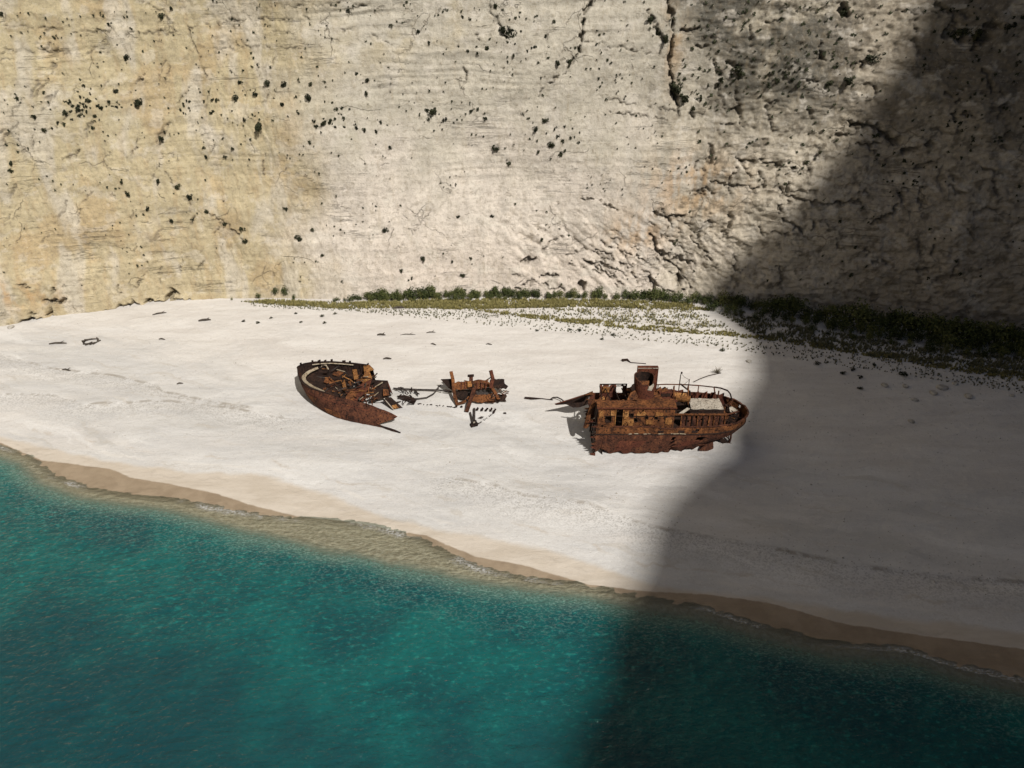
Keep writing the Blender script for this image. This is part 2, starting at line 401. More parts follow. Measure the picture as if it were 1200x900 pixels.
# ------------------------------------------------------------------ sea
def build_sea():
    xs = axis(-64, 62, 0.22, -2600, 2600); ys = np.concatenate([-np.geomspace(1, 900, 12)[::-1] + 16, np.arange(16, 62, 0.22), 62 + np.geomspace(2, 2500, 8)])
    X, Y = np.meshgrid(xs, ys)
    g = ground(X, Y); dep = np.maximum(-g, 0)
    a = 0.25; xr = X * math.cos(a) + Y * math.sin(a); yr = -X * math.sin(a) + Y * math.cos(a)
    wx = fbm(X / 5, Y / 5, 2, 31)
    far = 1 - sstep(70, 220, np.hypot(X, Y))
    amp = (0.25 + 0.75 * sstep(0.1, 0.9, dep)) * far
    Z = amp * (0.050 * ridged(xr / 2.6 + .5 * wx, yr / 1.15, 3, 33) + 0.022 * fbm(X / .55, Y / .5, 2, 37)) - .03 * amp
    t = NT('sea_water'); p = t.pos()
    dp = t.attr('depth')
    q = t.pos((.85, 1.5, 1))
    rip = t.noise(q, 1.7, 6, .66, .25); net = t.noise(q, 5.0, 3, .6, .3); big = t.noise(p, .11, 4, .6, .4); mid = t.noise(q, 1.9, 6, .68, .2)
    deep = t.mix(t.rng(big, .34, .66), (.004, .062, .070), (.005, .112, .106))
    # bottom sand and weed showing through, plus light ripple facets painted in
    deep = t.mix(t.math('MULTIPLY', t.rng(mid, .52, .70), t.rng(dp, 5.0, 1.0, .25, .62)), deep, (.02, .25, .215))
    deep = t.mix(t.math('MULTIPLY', t.rng(mid, .47, .33), .55), deep, (.004, .062, .066))
    shal = t.mix(t.rng(net, .36, .64), (.075, .125, .095), (.15, .24, .19))
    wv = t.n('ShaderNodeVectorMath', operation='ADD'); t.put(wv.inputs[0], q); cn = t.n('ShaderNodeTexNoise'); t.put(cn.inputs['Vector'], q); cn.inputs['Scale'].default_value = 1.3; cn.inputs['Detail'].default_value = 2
    t.put(wv.inputs[1], cn.outputs['Color']); caustic = t.voro(wv.outputs[0], 1.9, 'DISTANCE_TO_EDGE')
    col = t.mix(t.rng(dp, .12, .75), shal, deep)
    col = t.mix(t.rng(dp, 2.0, 4.9, 0, .78), col, (.005, .043, .054))
    # bright net of caustic light over the shallows, painted into the water colour
    col = t.mix(t.math('MULTIPLY', t.math('MULTIPLY', t.rng(caustic, .16, .0), t.rng(net, .40, .66)), t.math('MULTIPLY', t.rng(dp, .03, .35), t.rng(dp, .3, 1.7, .30, .01))), col, (.34, .50, .42))
    fac = t.rng(dp, .035, .42, .02, .97)
    # broken foam at the very edge
    edge = t.math('MULTIPLY', t.rng(t.math('ABSOLUTE', t.math('SUBTRACT', dp, t.math('MULTIPLY', t.noise(p, .9, 4, .7), .022))), .0, .013, 1, 0), t.rng(t.noise(p, .16, 3, .6), .48, .60))
    edge = t.math('MULTIPLY', edge, t.rng(net, .40, .60))
    n = t.bump(rip, .9, .20); n = t.bump(net, .5, .06, n)
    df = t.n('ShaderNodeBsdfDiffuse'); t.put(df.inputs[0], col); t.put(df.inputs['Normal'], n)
    tr = t.n('ShaderNodeBsdfTransparent'); t.put(tr.inputs[0], (.88, .95, .92))
    mx = t.n('ShaderNodeMixShader'); t.put(mx.inputs[0], fac); t.put(mx.inputs[1], tr.outputs[0]); t.put(mx.inputs[2], df.outputs[0])
    gl = t.n('ShaderNodeBsdfGlossy'); gl.inputs['Roughness'].default_value = .08; t.put(gl.inputs['Normal'], n)
    fr = t.n('ShaderNodeFresnel'); fr.inputs[0].default_value = 1.333; t.put(fr.inputs['Normal'], n)
    m2 = t.n('ShaderNodeMixShader'); t.put(m2.inputs[0], fr.outputs[0]); t.put(m2.inputs[1], mx.outputs[0]); t.put(m2.inputs[2], gl.outputs[0])
    fo = t.n('ShaderNodeBsdfDiffuse'); fo.inputs[0].default_value = (.74, .74, .72, 1)
    m3 = t.n('ShaderNodeMixShader'); t.put(m3.inputs[0], t.math('MULTIPLY', edge, .5)); t.put(m3.inputs[1], m2.outputs[0]); t.put(m3.inputs[2], fo.outputs[0])
    t.t.links.new(m3.outputs[0], t.out.inputs[0])
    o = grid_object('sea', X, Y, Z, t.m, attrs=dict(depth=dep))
    tag(o, 'rippled turquoise sea, clear at the sand and teal further out', None, None, 'structure')
build_sea()

# ------------------------------------------------------------------ cliff behind the beach
BASE_PX = [(-420, 420), (-150, 396), (-60, 389), (0, 384), (30, 379), (60, 372), (130, 363), (200, 355), (260, 351), (330, 349), (400, 351), (500, 348), (600, 347), (700, 347), (800, 348),
           (850, 357), (900, 364), (1000, 374), (1100, 388), (1200, 396), (1320, 412), (1500, 436)]
BASE = np.array([[at(a, b).x, at(a, b).y, at(a, b).z] for a, b in BASE_PX])
BASE = np.vstack([[-600, 30, 3], [-330, 70, 3], [-160, BASE[0, 1] + 4, 3], BASE, [150, 66, 3], [240, 24, 3], [600, -60, 3]])
LEAN = 0.13
CRACKS = [  # photo polylines of the clefts, width m, depth m
    ([(694, 0), (686, 16), (681, 40), (679, 60)], .42, .9), ([(679, 60), (668, 75), (661, 85)], .25, .5), ([(655, 88), (640, 100), (630, 112)], .16, .35),
    ([(783, 0), (788, 30), (785, 70), (789, 100), (796, 125)], .55, 1.0), ([(760, 12), (768, 35), (780, 48)], .4, .5),
    ([(572, 5), (580, 22), (592, 42)], .3, .4), ([(556, 40), (568, 54)], .18, .3), ([(543, 80), (548, 92)], .18, .5),
    ([(400, 36), (430, 40), (458, 53)], .10, .25), ([(400, 2), (430, 8), (457, 10)], .12, .3), ([(684, 48), (720, 54), (780, 66)], .13, .35),
    ([(700, 112), (730, 121), (790, 130)], .13, .3), ([(715, 133), (740, 134), (785, 142)], .15, .35), ([(0, 28), (40, 33), (130, 39), (200, 39)], .11, .3), ([(0, 60), (60, 60), (80, 62)], .1, .25),
    ([(218, 32), (270, 24), (360, 22)], .1, .25), ([(235, 60), (290, 55), (350, 57)], .1, .25), ([(332, 8), (380, 6), (400, 4)], .1, .3),
    ([(45, 112), (55, 95), (62, 75)], .22, .3), ([(75, 186), (90, 183), (105, 150), (112, 138)], .16, .35), ([(48, 191), (62, 184)], .14, .3),
    ([(190, 195), (200, 210), (210, 222), (226, 240)], .16, .3), ([(160, 0), (190, 16), (202, 36)], .14, .3), ([(216, 32), (224, 55), (234, 75), (238, 90)], .14, .3),
    ([(240, 246), (262, 260), (288, 284)], .18, .35), ([(22, 334), (40, 338)], .3, .6), ([(61, 340), (62, 356)], .5, 1.0), ([(52, 354), (62, 358), (75, 353)], .45, .8), ([(138, 334), (139, 343)], .14, .5),
    ([(20, 384), (35, 379), (54, 372)], 1.5, 2.2), ([(130, 365), (145, 363), (156, 358), (170, 357)], .8, 1.4), ([(168, 364), (185, 360), (198, 351), (200, 345)], .95, 1.4), ([(198, 356), (216, 356)], .6, 1.0),
    ([(612, 308), (628, 304)], .6, 1.0), ([(634, 298), (648, 284), (662, 277)], .18, .4), ([(632, 325), (652, 324)], .4, .8), ([(604, 340), (620, 332)], .3, .6), ([(636, 332), (644, 338), (662, 339)], .25, .6), ([(679, 330), (683, 338)], .8, 1.3),
    ([(690, 308), (712, 314)], .35, .6), ([(764, 276), (768, 290), (776, 302)], .42, .9), ([(770, 292), (790, 304), (814, 312)], .35, .8), ([(768, 250), (776, 254), (802, 253)], .35, .7),
    ([(762, 326), (766, 338)], .8, 1.2), ([(796, 326), (800, 338)], .7, 1.2), ([(740, 318), (746, 328)], .4, .7), ([(710, 240), (722, 246)], .25, .5), ([(680, 232), (704, 236)], .2, .45),
    ([(790, 110), (797, 135)], .5, .6), ([(812, 128), (814, 140)], .35, .7), ([(866, 110), (872, 150)], .45, .5), ([(918, 220), (914, 250)], .22, .6), ([(830, 212), (850, 216), (890, 222)], .2, .5),
    ([(990, 8), (994, 18)], .8, 1.0), ([(1016, 60), (1012, 76)], .7, .9), ([(1000, 146), (1030, 150), (1056, 168)], .8, 1.1), ([(1060, 180), (1095, 168)], .4, .8), ([(1115, 40), (1155, 44)], 1.2, 1.0), ([(1160, 30), (1180, 28)], .7, .8),
    ([(1060, 230), (1050, 248), (1020, 260)], .4, .7), ([(920, 230), (960, 240), (1010, 236)], .35, .6), ([(520, 325), (540, 300)], .0, .0)]
def build_cliff():
    xs = axis(-76, 92, 0.14, -600, 600, 16)
    zs = np.concatenate([[-4, -1], np.arange(0, 46, 0.14), 46 + np.geomspace(.6, 120, 16)])
    X, Z = np.meshgrid(xs, zs)
    yb = np.interp(X, BASE[:, 0], BASE[:, 1])
    k = np.ones(41) / 41
    lean = np.interp(Z, [-5, 0, 4, 46, 170], [0, 0, 4 * LEAN * .8, 46 * LEAN, 46 * LEAN + 30])
    Y0 = yb + lean
    PX, PY = pix(X, Y0, Z)
    # how broken the rock is, across the face
    rightm = sstep(745, 860, PX + 60 * fbm(X / 8, Z / 8, 3, 40))
    foldm = sstep(590, 650, PX - (PY - 345) * .5) * (1 - sstep(840, 920, PX)) * sstep(215, 285, PY)
    leftm = 1 - sstep(300, 420, PX + 40 * fbm(X / 7, Z / 7, 3, 41))
    d = 1.3 * fbm(X / 24, Z / 20, 2, 42) + .16 * fbm(X / 6, Z / 7, 3, 43)
    n0 = fbm(X / 3, Z / 3, 3, 39)
    # bedding: ledges that step out and in, gently tilted
    tl = Z - .035 * X + .7 * fbm(X / 14, Z / 9, 2, 44)
    bed = fbm(tl / 1.6, X / 60, 3, 45, .62) + .55 * np.maximum(0, perlin(tl / .55, X / 30, 46))
    bedm = (.3 + .7 * sstep(.0, .5, fbm(X / 16, Z / 10, 2, 47))) * (1 - .5 * rightm)
    d = d + .17 * bed * bedm * (1 - .75 * foldm) * (.35 + .65 * sstep(300, 120, PY))
    # grain everywhere, much coarser on the right and in the folded foot
    d = d + (.05 + .02 * leftm) * fbm(X / .9, Z / .9, 4, 48, .6)
    d = d + leftm * (.10 * ridged(X / 1.3 + .25 * Z, Z / 5.0, 3, 49) + .055 * ridged(X / .45 + .2 * Z, Z / 1.6, 2, 50)) * (.3 + .7 * sstep(-.1, .5, fbm(X / 6, Z / 6, 2, 51)))
    d = d + rightm * .8 * (.30 * fbm(X / 4.5, Z / 2.6, 3, 52, .55) - .16 * np.abs(fbm(X / 1.9 + .6 * n0, Z / .85, 4, 56, .62)) + .10 * fbm(X / .6, Z / .5, 3, 57, .65) + .20 * np.round(3.6 * fbm(X / 3.4, Z / 1.5, 5, 53, .6)) / 3.6)
    ca = math.radians(38); xr = X * math.cos(ca) - Z * math.sin(ca); zr = X * math.sin(ca) + Z * math.cos(ca)
    d = d + foldm * .62 * (.38 * fbm(xr / 5.0, zr / 1.7, 4, 54, .55) - .20 * np.abs(fbm(xr / 3.2 + .5 * n0, zr / .8, 4, 58, .6)) + .28 * np.round(3.4 * fbm(xr / 3.4, zr / 1.3, 5, 55, .6)) / 3.4 + .06 * fbm(X / .5, Z / .5, 3, 59, .6))
    d = d * sstep(-3, 1.5, Z) + np.where(Z < 2.2, 0, 0)
    # debris slope bulging at the foot of the folds
    d = d + foldm * 1.0 * sstep(7, 1, Z)
    fr = random.Random(77); more = []
    for k in range(58):        # the folded, broken foot right of centre
        cx, cy = fr.uniform(605, 835), fr.uniform(255, 342)
        if cy < 345 - (cx - 590) * .55 and cx < 740: continue
        L = fr.uniform(5, 22); a = math.radians(fr.uniform(15, 62) if cx > 690 else fr.uniform(-25, 25))
        more.append(([(cx - L * math.cos(a), cy - L * math.sin(a)), (cx + fr.uniform(-2, 2), cy + fr.uniform(-2, 2)), (cx + L * math.cos(a), cy + L * math.sin(a))], fr.uniform(.10, .26), fr.uniform(.2, .5)))
    for k in range(95):        # pitted rock of the upper right and the shaded side
        cx, cy = fr.uniform(800, 1195), fr.uniform(2, 330); L = fr.uniform(3, 16); a = math.radians(fr.choice((fr.uniform(-20, 25), fr.uniform(60, 110))))
        more.append(([(cx - L * math.cos(a), cy - L * math.sin(a)), (cx + fr.uniform(-3, 3), cy + fr.uniform(-3, 3)), (cx + L * math.cos(a), cy + L * math.sin(a))], fr.uniform(.14, .48), fr.uniform(.2, .6)))
    for k in range(46):        # short steep joints on the tan side
        cx, cy = fr.uniform(5, 330), fr.uniform(20, 340); L = fr.uniform(4, 14); a = math.radians(fr.uniform(95, 135))
        more.append(([(cx - L * math.cos(a), cy - L * math.sin(a)), (cx + L * math.cos(a), cy + L * math.sin(a))], fr.uniform(.1, .2), fr.uniform(.15, .35)))
    crk = np.zeros(X.shape)
    from math import hypot
    for pts, w, dp in CRACKS + more:
        if w <= 0: continue
        P = []
        for a, b in pts:   # sight line meets the smooth face
            r = ray(a, b); tt = 100.0
            for _ in range(8):
                x, z = r[0] * tt, CAM_H + r[2] * tt
                tt = (np.interp(x, BASE[:, 0], BASE[:, 1]) + np.interp(z, [-5, 0, 4, 46], [0, 0, 4 * LEAN * .8, 46 * LEAN]) - .3) / r[1]
            P.append((r[0] * tt, CAM_H + r[2] * tt))
        P = np.array(P); b0 = P.min(0) - 2; b1 = P.max(0) + 2
        j0, j1 = np.searchsorted(xs, (b0[0], b1[0])); i0, i1 = np.searchsorted(zs, (b0[1], b1[1]))
        sx, sz = X[i0:i1, j0:j1], Z[i0:i1, j0:j1]
        if sx.size == 0: continue
        wob = .35 * fbm(sx / .8, sz / .8, 3, 60)
        q = dist_poly(sx + wob, sz + .35 * fbm(sx / .8, sz / .8, 3, 61), P)
        ww = np.maximum(w * (.55 + .75 * fbm(sx / 1.3, sz / 1.3, 3, 62)), 0)
        d[i0:i1, j0:j1] -= dp * (1 - sstep(ww * .25, ww * .9 + .06, q)) * sstep(.0, .08, ww)
        crk[i0:i1, j0:j1] = np.maximum(crk[i0:i1, j0:j1], (1 - sstep(ww * .4, ww + .10, q)) * sstep(0, .08, ww))
    Y = Y0 - d
    # mineral colour of the face (linear albedo)
    def C(r, g, b): return np.array([r, g, b])
    n1 = fbm(X / 9, Z / 9, 5, 70, .6); n2 = fbm(X / 2.2, Z / 3.2, 5, 71, .6); n3 = fbm(X / 1.0, Z / 6, 4, 72, .6)
    def lay(col, m, c): return col + m[..., None] * (c - col)
    col = np.zeros(X.shape + (3,)) + C(.62, .555, .475)                                   # pale middle
    col = lay(col, sstep(250, 90, PY + 60 * n1) * .75, C(.455, .42, .335))                 # greyer above
    col = lay(col, leftm * .92, C(.46, .385, .235))                                         # tan left
    col = lay(col, leftm * sstep(.12, .6, n1) * .5, C(.43, .31, .165))                    # ochre runs
    col = lay(col, leftm * sstep(.15, .7, n3) * .35, C(.40, .285, .155))
    col = lay(col, leftm * sstep(.1, .6, fbm(X / 4, Z / 12, 4, 73)) * .75, C(.55, .495, .40))
    col = lay(col, sstep(250, 330, PY) * sstep(380, 480, PX) * (1 - rightm) * .6, C(.61, .525, .445))   # pinkish foot
    tanband = np.exp(-((PX - 470 + .2 * PY) / 90) ** 2) * sstep(120, 20, PY)
    col = lay(col, tanband * sstep(-.2, .5, n1) * .7, C(.43, .35, .20))
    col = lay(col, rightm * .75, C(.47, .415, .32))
    org = np.exp(-(((PX - 815) / 55) ** 2 + ((PY - 218) / 36) ** 2)) + .9 * np.exp(-(((PX - 745) / 35) ** 2 + ((PY - 272) / 22) ** 2)) + .8 * np.exp(-(((PX - 790) / 12) ** 2 + ((PY - 40) / 60) ** 2)) + np.exp(-(((PX - 15) / 55) ** 2 + ((PY - 345) / 16) ** 2))
    col = lay(col, np.clip(org, 0, 1) * sstep(-.55, .35, n2 + .5 * n3) * .75, C(.42, .25, .105))
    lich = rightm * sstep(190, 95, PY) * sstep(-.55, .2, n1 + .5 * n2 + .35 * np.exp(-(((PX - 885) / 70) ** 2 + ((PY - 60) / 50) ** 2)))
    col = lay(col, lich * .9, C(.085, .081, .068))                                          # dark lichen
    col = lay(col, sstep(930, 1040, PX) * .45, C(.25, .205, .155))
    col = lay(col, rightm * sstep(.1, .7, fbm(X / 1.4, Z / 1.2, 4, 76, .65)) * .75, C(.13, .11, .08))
    gr = np.exp(-(((PX - 395) / 70) ** 2 + ((PY - 145) / 40) ** 2)) + .8 * np.exp(-(((PX - 120) / 90) ** 2 + ((PY - 130) / 28) ** 2)) + .7 * np.exp(-(((PX - 660) / 60) ** 2 + ((PY - 160) / 40) ** 2))
    col = lay(col, np.clip(gr, 0, 1) * sstep(-.1, .5, n2) * .5, C(.27, .25, .185))          # stained round the shrubs
    wh = sstep(.30, .62, fbm(X / 3.5, Z / 2.4, 5, 74, .6)) * (1 - leftm * .4)
    col = lay(col, wh * .5, C(.60, .55, .47))
    col = lay(col, crk * .55, C(.10, .085, .065))
    col *= (1 + .13 * n2 + .10 * fbm(tl / .9, X / 25, 3, 75))[..., None]
    t = NT('cliff_rock'); p = t.pos()
    c = t.attr('tint', 'Color')
    sm = t.noise(p, 1.7, 9, .72, .3); gr_ = t.noise(p, 7.5, 4, .7)
    sp = t.pos((1.6, 1.6, .25)); run = t.noise(sp, .9, 6, .65)
    c = t.mix(t.rng(sm, .46, .70, 0, .55), c, (.22, .18, .125), 'MIX')
    jn = t.noise(t.pos((.045, .045, .62)), 1.0, 6, .66, .25)
    joint = t.math('MULTIPLY', t.rng(t.math('ABSOLUTE', t.math('SUBTRACT', jn, .5)), .012, .002), t.rng(t.noise(p, .14, 5, .65), .52, .68))
    jd = t.n('ShaderNodeVectorMath', operation='ADD'); t.put(jd.inputs[0], t.pos((.11, .11, .17))); jw = t.n('ShaderNodeTexNoise'); t.put(jw.inputs['Vector'], p); jw.inputs['Scale'].default_value = .25; jw.inputs['Detail'].default_value = 6
    jm = t.n('ShaderNodeVectorMath', operation='SCALE'); t.put(jm.inputs[0], jw.outputs['Color']); jm.inputs['Scale'].default_value = .8; t.put(jd.inputs[1], jm.outputs[0])
    hair = t.math('MULTIPLY', t.rng(t.voro(jd.outputs[0], 1.0, 'DISTANCE_TO_EDGE'), .012, .003), t.rng(t.noise(p, .2, 4, .6), .52, .60))
    lines = t.math('MAXIMUM', joint, hair)
    c = t.mix(t.math('MULTIPLY', lines, .38), c, (.15, .125, .095))
    c = t.mix(t.rng(run, .52, .74, 0, .30), c, (.36, .29, .19))
    c = t.mix(t.rng(sm, .46, .28, 0, .35), c, (.62, .57, .49))
    c = t.mix(t.rng(gr_, .56, .70, 0, .65), c, (.17, .145, .11)); c = t.mix(t.rng(t.noise(p, 3.6, 6, .75), .40, .30, 0, .5), c, (.66, .61, .53))
    n = t.bump(sm, .9, .26); n = t.bump(gr_, .7, .08, n); n = t.bump(t.math('SUBTRACT', 1.0, lines), .8, .2, n)
    n = t.bump(t.noise(t.pos((.25, .25, 2.2)), 1.0, 5, .6), .45, .14, n)
    m = t.done(c, .95, n, .12)
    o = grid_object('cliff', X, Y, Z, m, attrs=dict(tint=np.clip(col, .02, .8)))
    tag(o, 'tall pale limestone cliff, tan on the left and darkly stained on the right', None, None, 'structure')
    i0 = np.searchsorted(zs, 0); 
    return xs, zs, Y
CX, CZ, CY = build_cliff()
def cliff_y(x, z):
    j = int(np.clip(np.searchsorted(CX, x) - 1, 0, len(CX) - 2)); i = int(np.clip(np.searchsorted(CZ, z) - 1, 0, len(CZ) - 2))
    a = (x - CX[j]) / (CX[j + 1] - CX[j]); b = (z - CZ[i]) / (CZ[i + 1] - CZ[i])
    return (CY[i, j] * (1 - a) + CY[i, j + 1] * a) * (1 - b) + (CY[i + 1, j] * (1 - a) + CY[i + 1, j + 1] * a) * b
def on_cliff(px, py):
    r = ray(px, py); tt = 90.0
    for _ in range(25):
        y = cliff_y(r[0] * tt, CAM_H + r[2] * tt); tt += .6 * (y / r[1] - tt)
    return Vector((r[0] * tt, r[1] * tt, CAM_H + r[2] * tt))

# ------------------------------------------------------------------ the headland that throws the shade
def build_headland():
    D = 150.0; tn = math.tan(SUN_EL); ax, ay = SUN_AZ; px_, py_ = -ay, ax           # p = across the sun
    edge = []
    for a, b in [(668, 900), (692, 840), (714, 745), (726, 700), (740, 660), (754, 625), (774, 590), (802, 555), (836, 525), (858, 495), (872, 450), (882, 420), (874, 398), (852, 378), (826, 358)]:
        v = at(a, b); edge.append((v.x, v.y, max(v.z, 0)))
    for a, b in [(818, 335), (835, 318), (868, 290), (905, 262), (940, 232), (960, 205), (985, 172), (1010, 140), (1030, 105), (1050, 70), (1065, 40), (1078, 10)]:
        v = on_cliff(a, b); edge.append(tuple(v))
    E = sorted((x * px_ + y * py_, z + (D - (x * ax + y * ay)) * tn) for x, y, z in edge)
    eu = np.array([e[0] for e in E]); ez = np.maximum.accumulate(np.array([e[1] for e in E]))
    print('headland silhouette', [(round(a, 1), round(b, 1)) for a, b in zip(eu, ez)])
    eu = np.concatenate([[-170, -60, eu[0] - 40, eu[0] - 10], eu, [eu[-1] + 20, eu[-1] + 60, 320, 520]])
    ez = np.concatenate([[-8, 60, ez[0] - 45, ez[0] - 10], ez, [ez[-1] + 12, ez[-1] + 22, ez[-1] + 30, ez[-1] + 10]])
    us = np.arange(-165, 500, 1.5)
    top = np.interp(us, eu, ez) + 1.0 * fbm(us / 6, us * 0, 4, 80)
    # profile: foot in front, up the face, rim at D, then a broad back
    prof = [(-26, -.05), (-24, .04), (-19, .16), (-15, .3), (-12, .45), (-8, .6), (-6, .75), (-3, .88), (0, 1.0), (6, 1.0), (30, .985), (80, .9), (160, .6), (260, -.03)]
    X = []; Y = []; Z = []
    for off, f in prof:
        bump = 3.0 * fbm(us / 14, us * 0 + f * 9, 4, 81) * (0 if f >= .99 and off <= 6 else 1)
        a = D + off + bump; h = top * f if f > 0 else np.full(us.shape, -8.0)
        if off == 6: h = top - 1.0
        X.append(ax * a + px_ * us); Y.append(ay * a + py_ * us); Z.append(h)
    t = NT('headland_rock'); p = t.pos()
    sm = t.noise(p, .35, 9, .7, .3)
    c = t.ramp(sm, [(.3, (.24, .20, .14)), (.5, (.40, .34, .25)), (.7, (.52, .46, .36))])
    c = t.mix(t.rng(t.noise(p, 1.3, 4, .7), .56, .64), c, (.05, .058, .03))
    m = t.done(c, .95, t.bump(sm, .9, 1.2), .1)
    o = grid_object('headland', np.array(X), np.array(Y), np.array(Z), m)
    tag(o, 'high limestone headland across the water that shades the right of the cove', None, None, 'structure')
build_headland()

# ------------------------------------------------------------------ unseen left arm of the cove, added to block sky and darken the shade
def build_sky_block_cliff():
    ys = np.linspace(-260, 108, 110); zs = np.concatenate([[-8], np.linspace(0, 215, 46), [216, 210]])
    Y, Z = np.meshgrid(ys, zs)
    X = -112 - .16 * np.minimum(Z, 215) - .22 * np.abs(Y - 40) * (Y < 40) + 3.5 * fbm(Y / 22, Z / 16, 5, 90)
    X[-2, :] -= 14; X[-1, :] -= 170
    m = bpy.data.materials['headland_rock']
    o = grid_object('sky_block_cliff', X, Y, Z, m)
    tag(o, 'unseen limestone cliff left of the cove, added to block skylight', None, None, 'structure')
build_sky_block_cliff()

# ================================================================== THE WRECK
# ------------------------------------------------------------------ stern section (local: x along the keel, y away from the sea, z up)
def loft(levels, x0, n, ragged=0.0, seed=0, both=True, y_c=3.68, bulge=0.0):
    """levels: (z, x_end, x_taper_start, half_beam) -> rows of points, near side first, round the stern, back on the far side"""
    rows = []
    for li, (z, xe, xs, bm) in enumerate(levels):
        row = []
        tau = [1 - (1 - i / n) ** 1.7 for i in range(n + 1)]
        seq = [(u, -1) for u in tau] + ([(u, 1) for u in tau[::-1][1:]] if both else [])
        for j, (u, sd) in enumerate(seq):
            x = x0 + (xe - x0) * u
            t = min(max((x - xs) / (xe - xs), 0), 1)
            b = bm * math.sqrt(max(0, 1 - t ** 2.5))
            dent = bulge * float(fbm(x * .7 + sd * 9, z * .9, 3, seed))
            row.append(Vector((x, y_c + sd * (b + dent), z)))
        rows.append(row)
    return rows
def wall_panel(x0, x1, z0, z1, y, holes, nx=12, nz=6, lean=0.0, rag_top=0.0, seed=0, dent=0.05, lost=0.035):
    """upright plate wall in the x-z plane with real openings"""
    nx, nz = int(nx * 1.6), int(nz * 1.6)
    xs = sorted(set([x0, x1] + [v for h in holes for v in h[:2] if x0 < v < x1] + [x0 + (x1 - x0) * i / nx for i in range(nx + 1)]))
    zs = sorted(set([z0, z1] + [v for h in holes for v in h[2:] if z0 < v < z1] + [z0 + (z1 - z0) * i / nz for i in range(nz + 1)]))
    mb = MB(); rr = random.Random(seed)
    for z in zs:
        for x in xs:
            top = rr.uniform(-rag_top, 0) if z == zs[-1] else 0
            mb.v.append((x, y + lean * (z - z0) + dent * float(fbm(x * 1.3, z * 1.7, 2, seed)), z + top))
    n = len(xs)
    for i in range(len(zs) - 1):
        for j in range(n - 1):
            cx, cz = (xs[j] + xs[j + 1]) / 2, (zs[i] + zs[i + 1]) / 2
            if any(h[0] < cx < h[1] and h[2] < cz < h[3] for h in holes) or (rr.random() < lost and cz > 2.9): continue
            mb.f.append((i * n + j, i * n + j + 1, (i + 1) * n + j + 1, (i + 1) * n + j))
    return mb
def build_stern():
    g = at(773, 533)
    R = empty('shipwreck_stern', g, 'largest rusted shipwreck piece with funnel, deckhouse and rounded stern lying on the white beach', 'shipwreck', 'broken sections of the rusted ship')
    R.scale = (.905, .905, .905)
    rr = random.Random(4)
    LV = [(-.40, 6.2, -2, 3.25), (-.02, 6.3, -1.6, 3.34), (.45, 6.6, -1, 3.44), (.9, 7.1, 0, 3.52), (1.35, 8.1, 1.2, 3.58), (1.8, 9.1, 2.4, 3.62), (2.25, 9.5, 3, 3.66), (2.62, 9.68, 3.2, 3.68)]
    rows = loft(LV, -7.1, 60, seed=91, bulge=.045)
    nC = len(rows[0])
    for j in range(nC):     # torn lower edge: teeth and gaps where the shell has rusted away
        x = rows[0][j].x
        e = .22 + .55 * float(perlin(x * 1.1, j * .01, 95)) + (rr.uniform(-.18, .22)) + (.38 if x < -5.4 else 0) + (.22 if 1.2 < x < 4.5 else 0)
        rows[0][j].z = min(max(-.34 + e, -.4), .55) if x < 5.6 else -.3
        rows[1][j].z = max(rows[1][j].z, rows[0][j].z + .12); rows[2][j].z = max(rows[2][j].z, rows[1][j].z + .1)
    for i in range(len(rows)):  # torn forward edge
        rows[i][0].x += (-.05, .15, -.12, .1, -.02, .14, -.05, 0)[i]
        rows[i][-1].x += rr.uniform(-.5, .3)
    # shell plating, one plate per strake and length, each lapped a little over the next
    strakes = [(0, 2), (2, 4), (4, 6), (6, 7)]
    hull = MB(); hull.grid(rows)
    def eaten(f):    # places where the shell has rusted through
        c = sum((Vector(hull.v[i]) for i in f), Vector()) / 4
        if c.y > 3.68: return False
        return (1.0 < c.x < 1.45 and .5 < c.z < 2.1) or (3.7 < c.x < 4.4 and 1.5 < c.z < 2.3) or (-.9 < c.x < -.5 and 1.9 < c.z < 2.4) or (c.z < 1.2 and rr.random() < .05) or (4.8 < c.x < 5.5 and .5 < c.z < 1.0)
    hull.f = [f for f in hull.f if not eaten(f)]
    ho = hull.build('hull', M['hull'], R, smooth=False, solid=.07)
    for si, (a, b) in enumerate([(1, 3), (3, 5), (5, 7)]):
        j = rr.randint(0, 3) + 1
        while j < 46:
            w = rr.randint(4, 7); e = min(j + w, 47)
            off = .045 + rr.uniform(0, .05); xm = (rows[a][j].x + rows[a][e].x) / 2
            if rr.random() < .8 and not (.6 < xm < 1.9 or 3.3 < xm < 4.8):
                sub = [[p + Vector((0, -off - .02 * ((k + q) % 2), 0)) for q, p in enumerate(rows[k][j:e + 1])] for k in range(a, b + 1)]
                for q in sub[0]: q.z += .03
                pm = MB(); pm.grid(sub); pm.build('hull_plate', M['hull'] if rr.random() < .75 else M['red'], R, solid=.03)
            j = e
    for k in range(9):
        z = -.1 + k * .42; L = rr.uniform(.12, .5)
        mb = MB(); mb.sheet([(-6.9, -.02 + .05 * (k % 2) + .03 * k * .5, z), (-7.1 - L * .5, .0 + .04 * k * .5, z + .08), (-7.1 - L, .12, z + .2), (-7.1 - L * .3, .05, z + .3), (-6.9, .0, z + .4)], .04); mb.build('torn_plate', M[rr.choice(('hull', 'dark', 'red'))], R)
    # rubbing strake and ledge
    s1 = loft([(2.62, 9.75, 3.2, 3.74)], -7.15, 50)[0]
    mb = MB(); mb.tube(s1, .085, 6); mb.build('rubbing_strake', M['dark'], R)
    # bulwark
    BL = [(2.66, 9.72, 3.2, 3.70), (3.0, 9.8, 3.3, 3.74), (3.3, 9.86, 3.4, 3.76), (3.52, 9.9, 3.5, 3.76)]
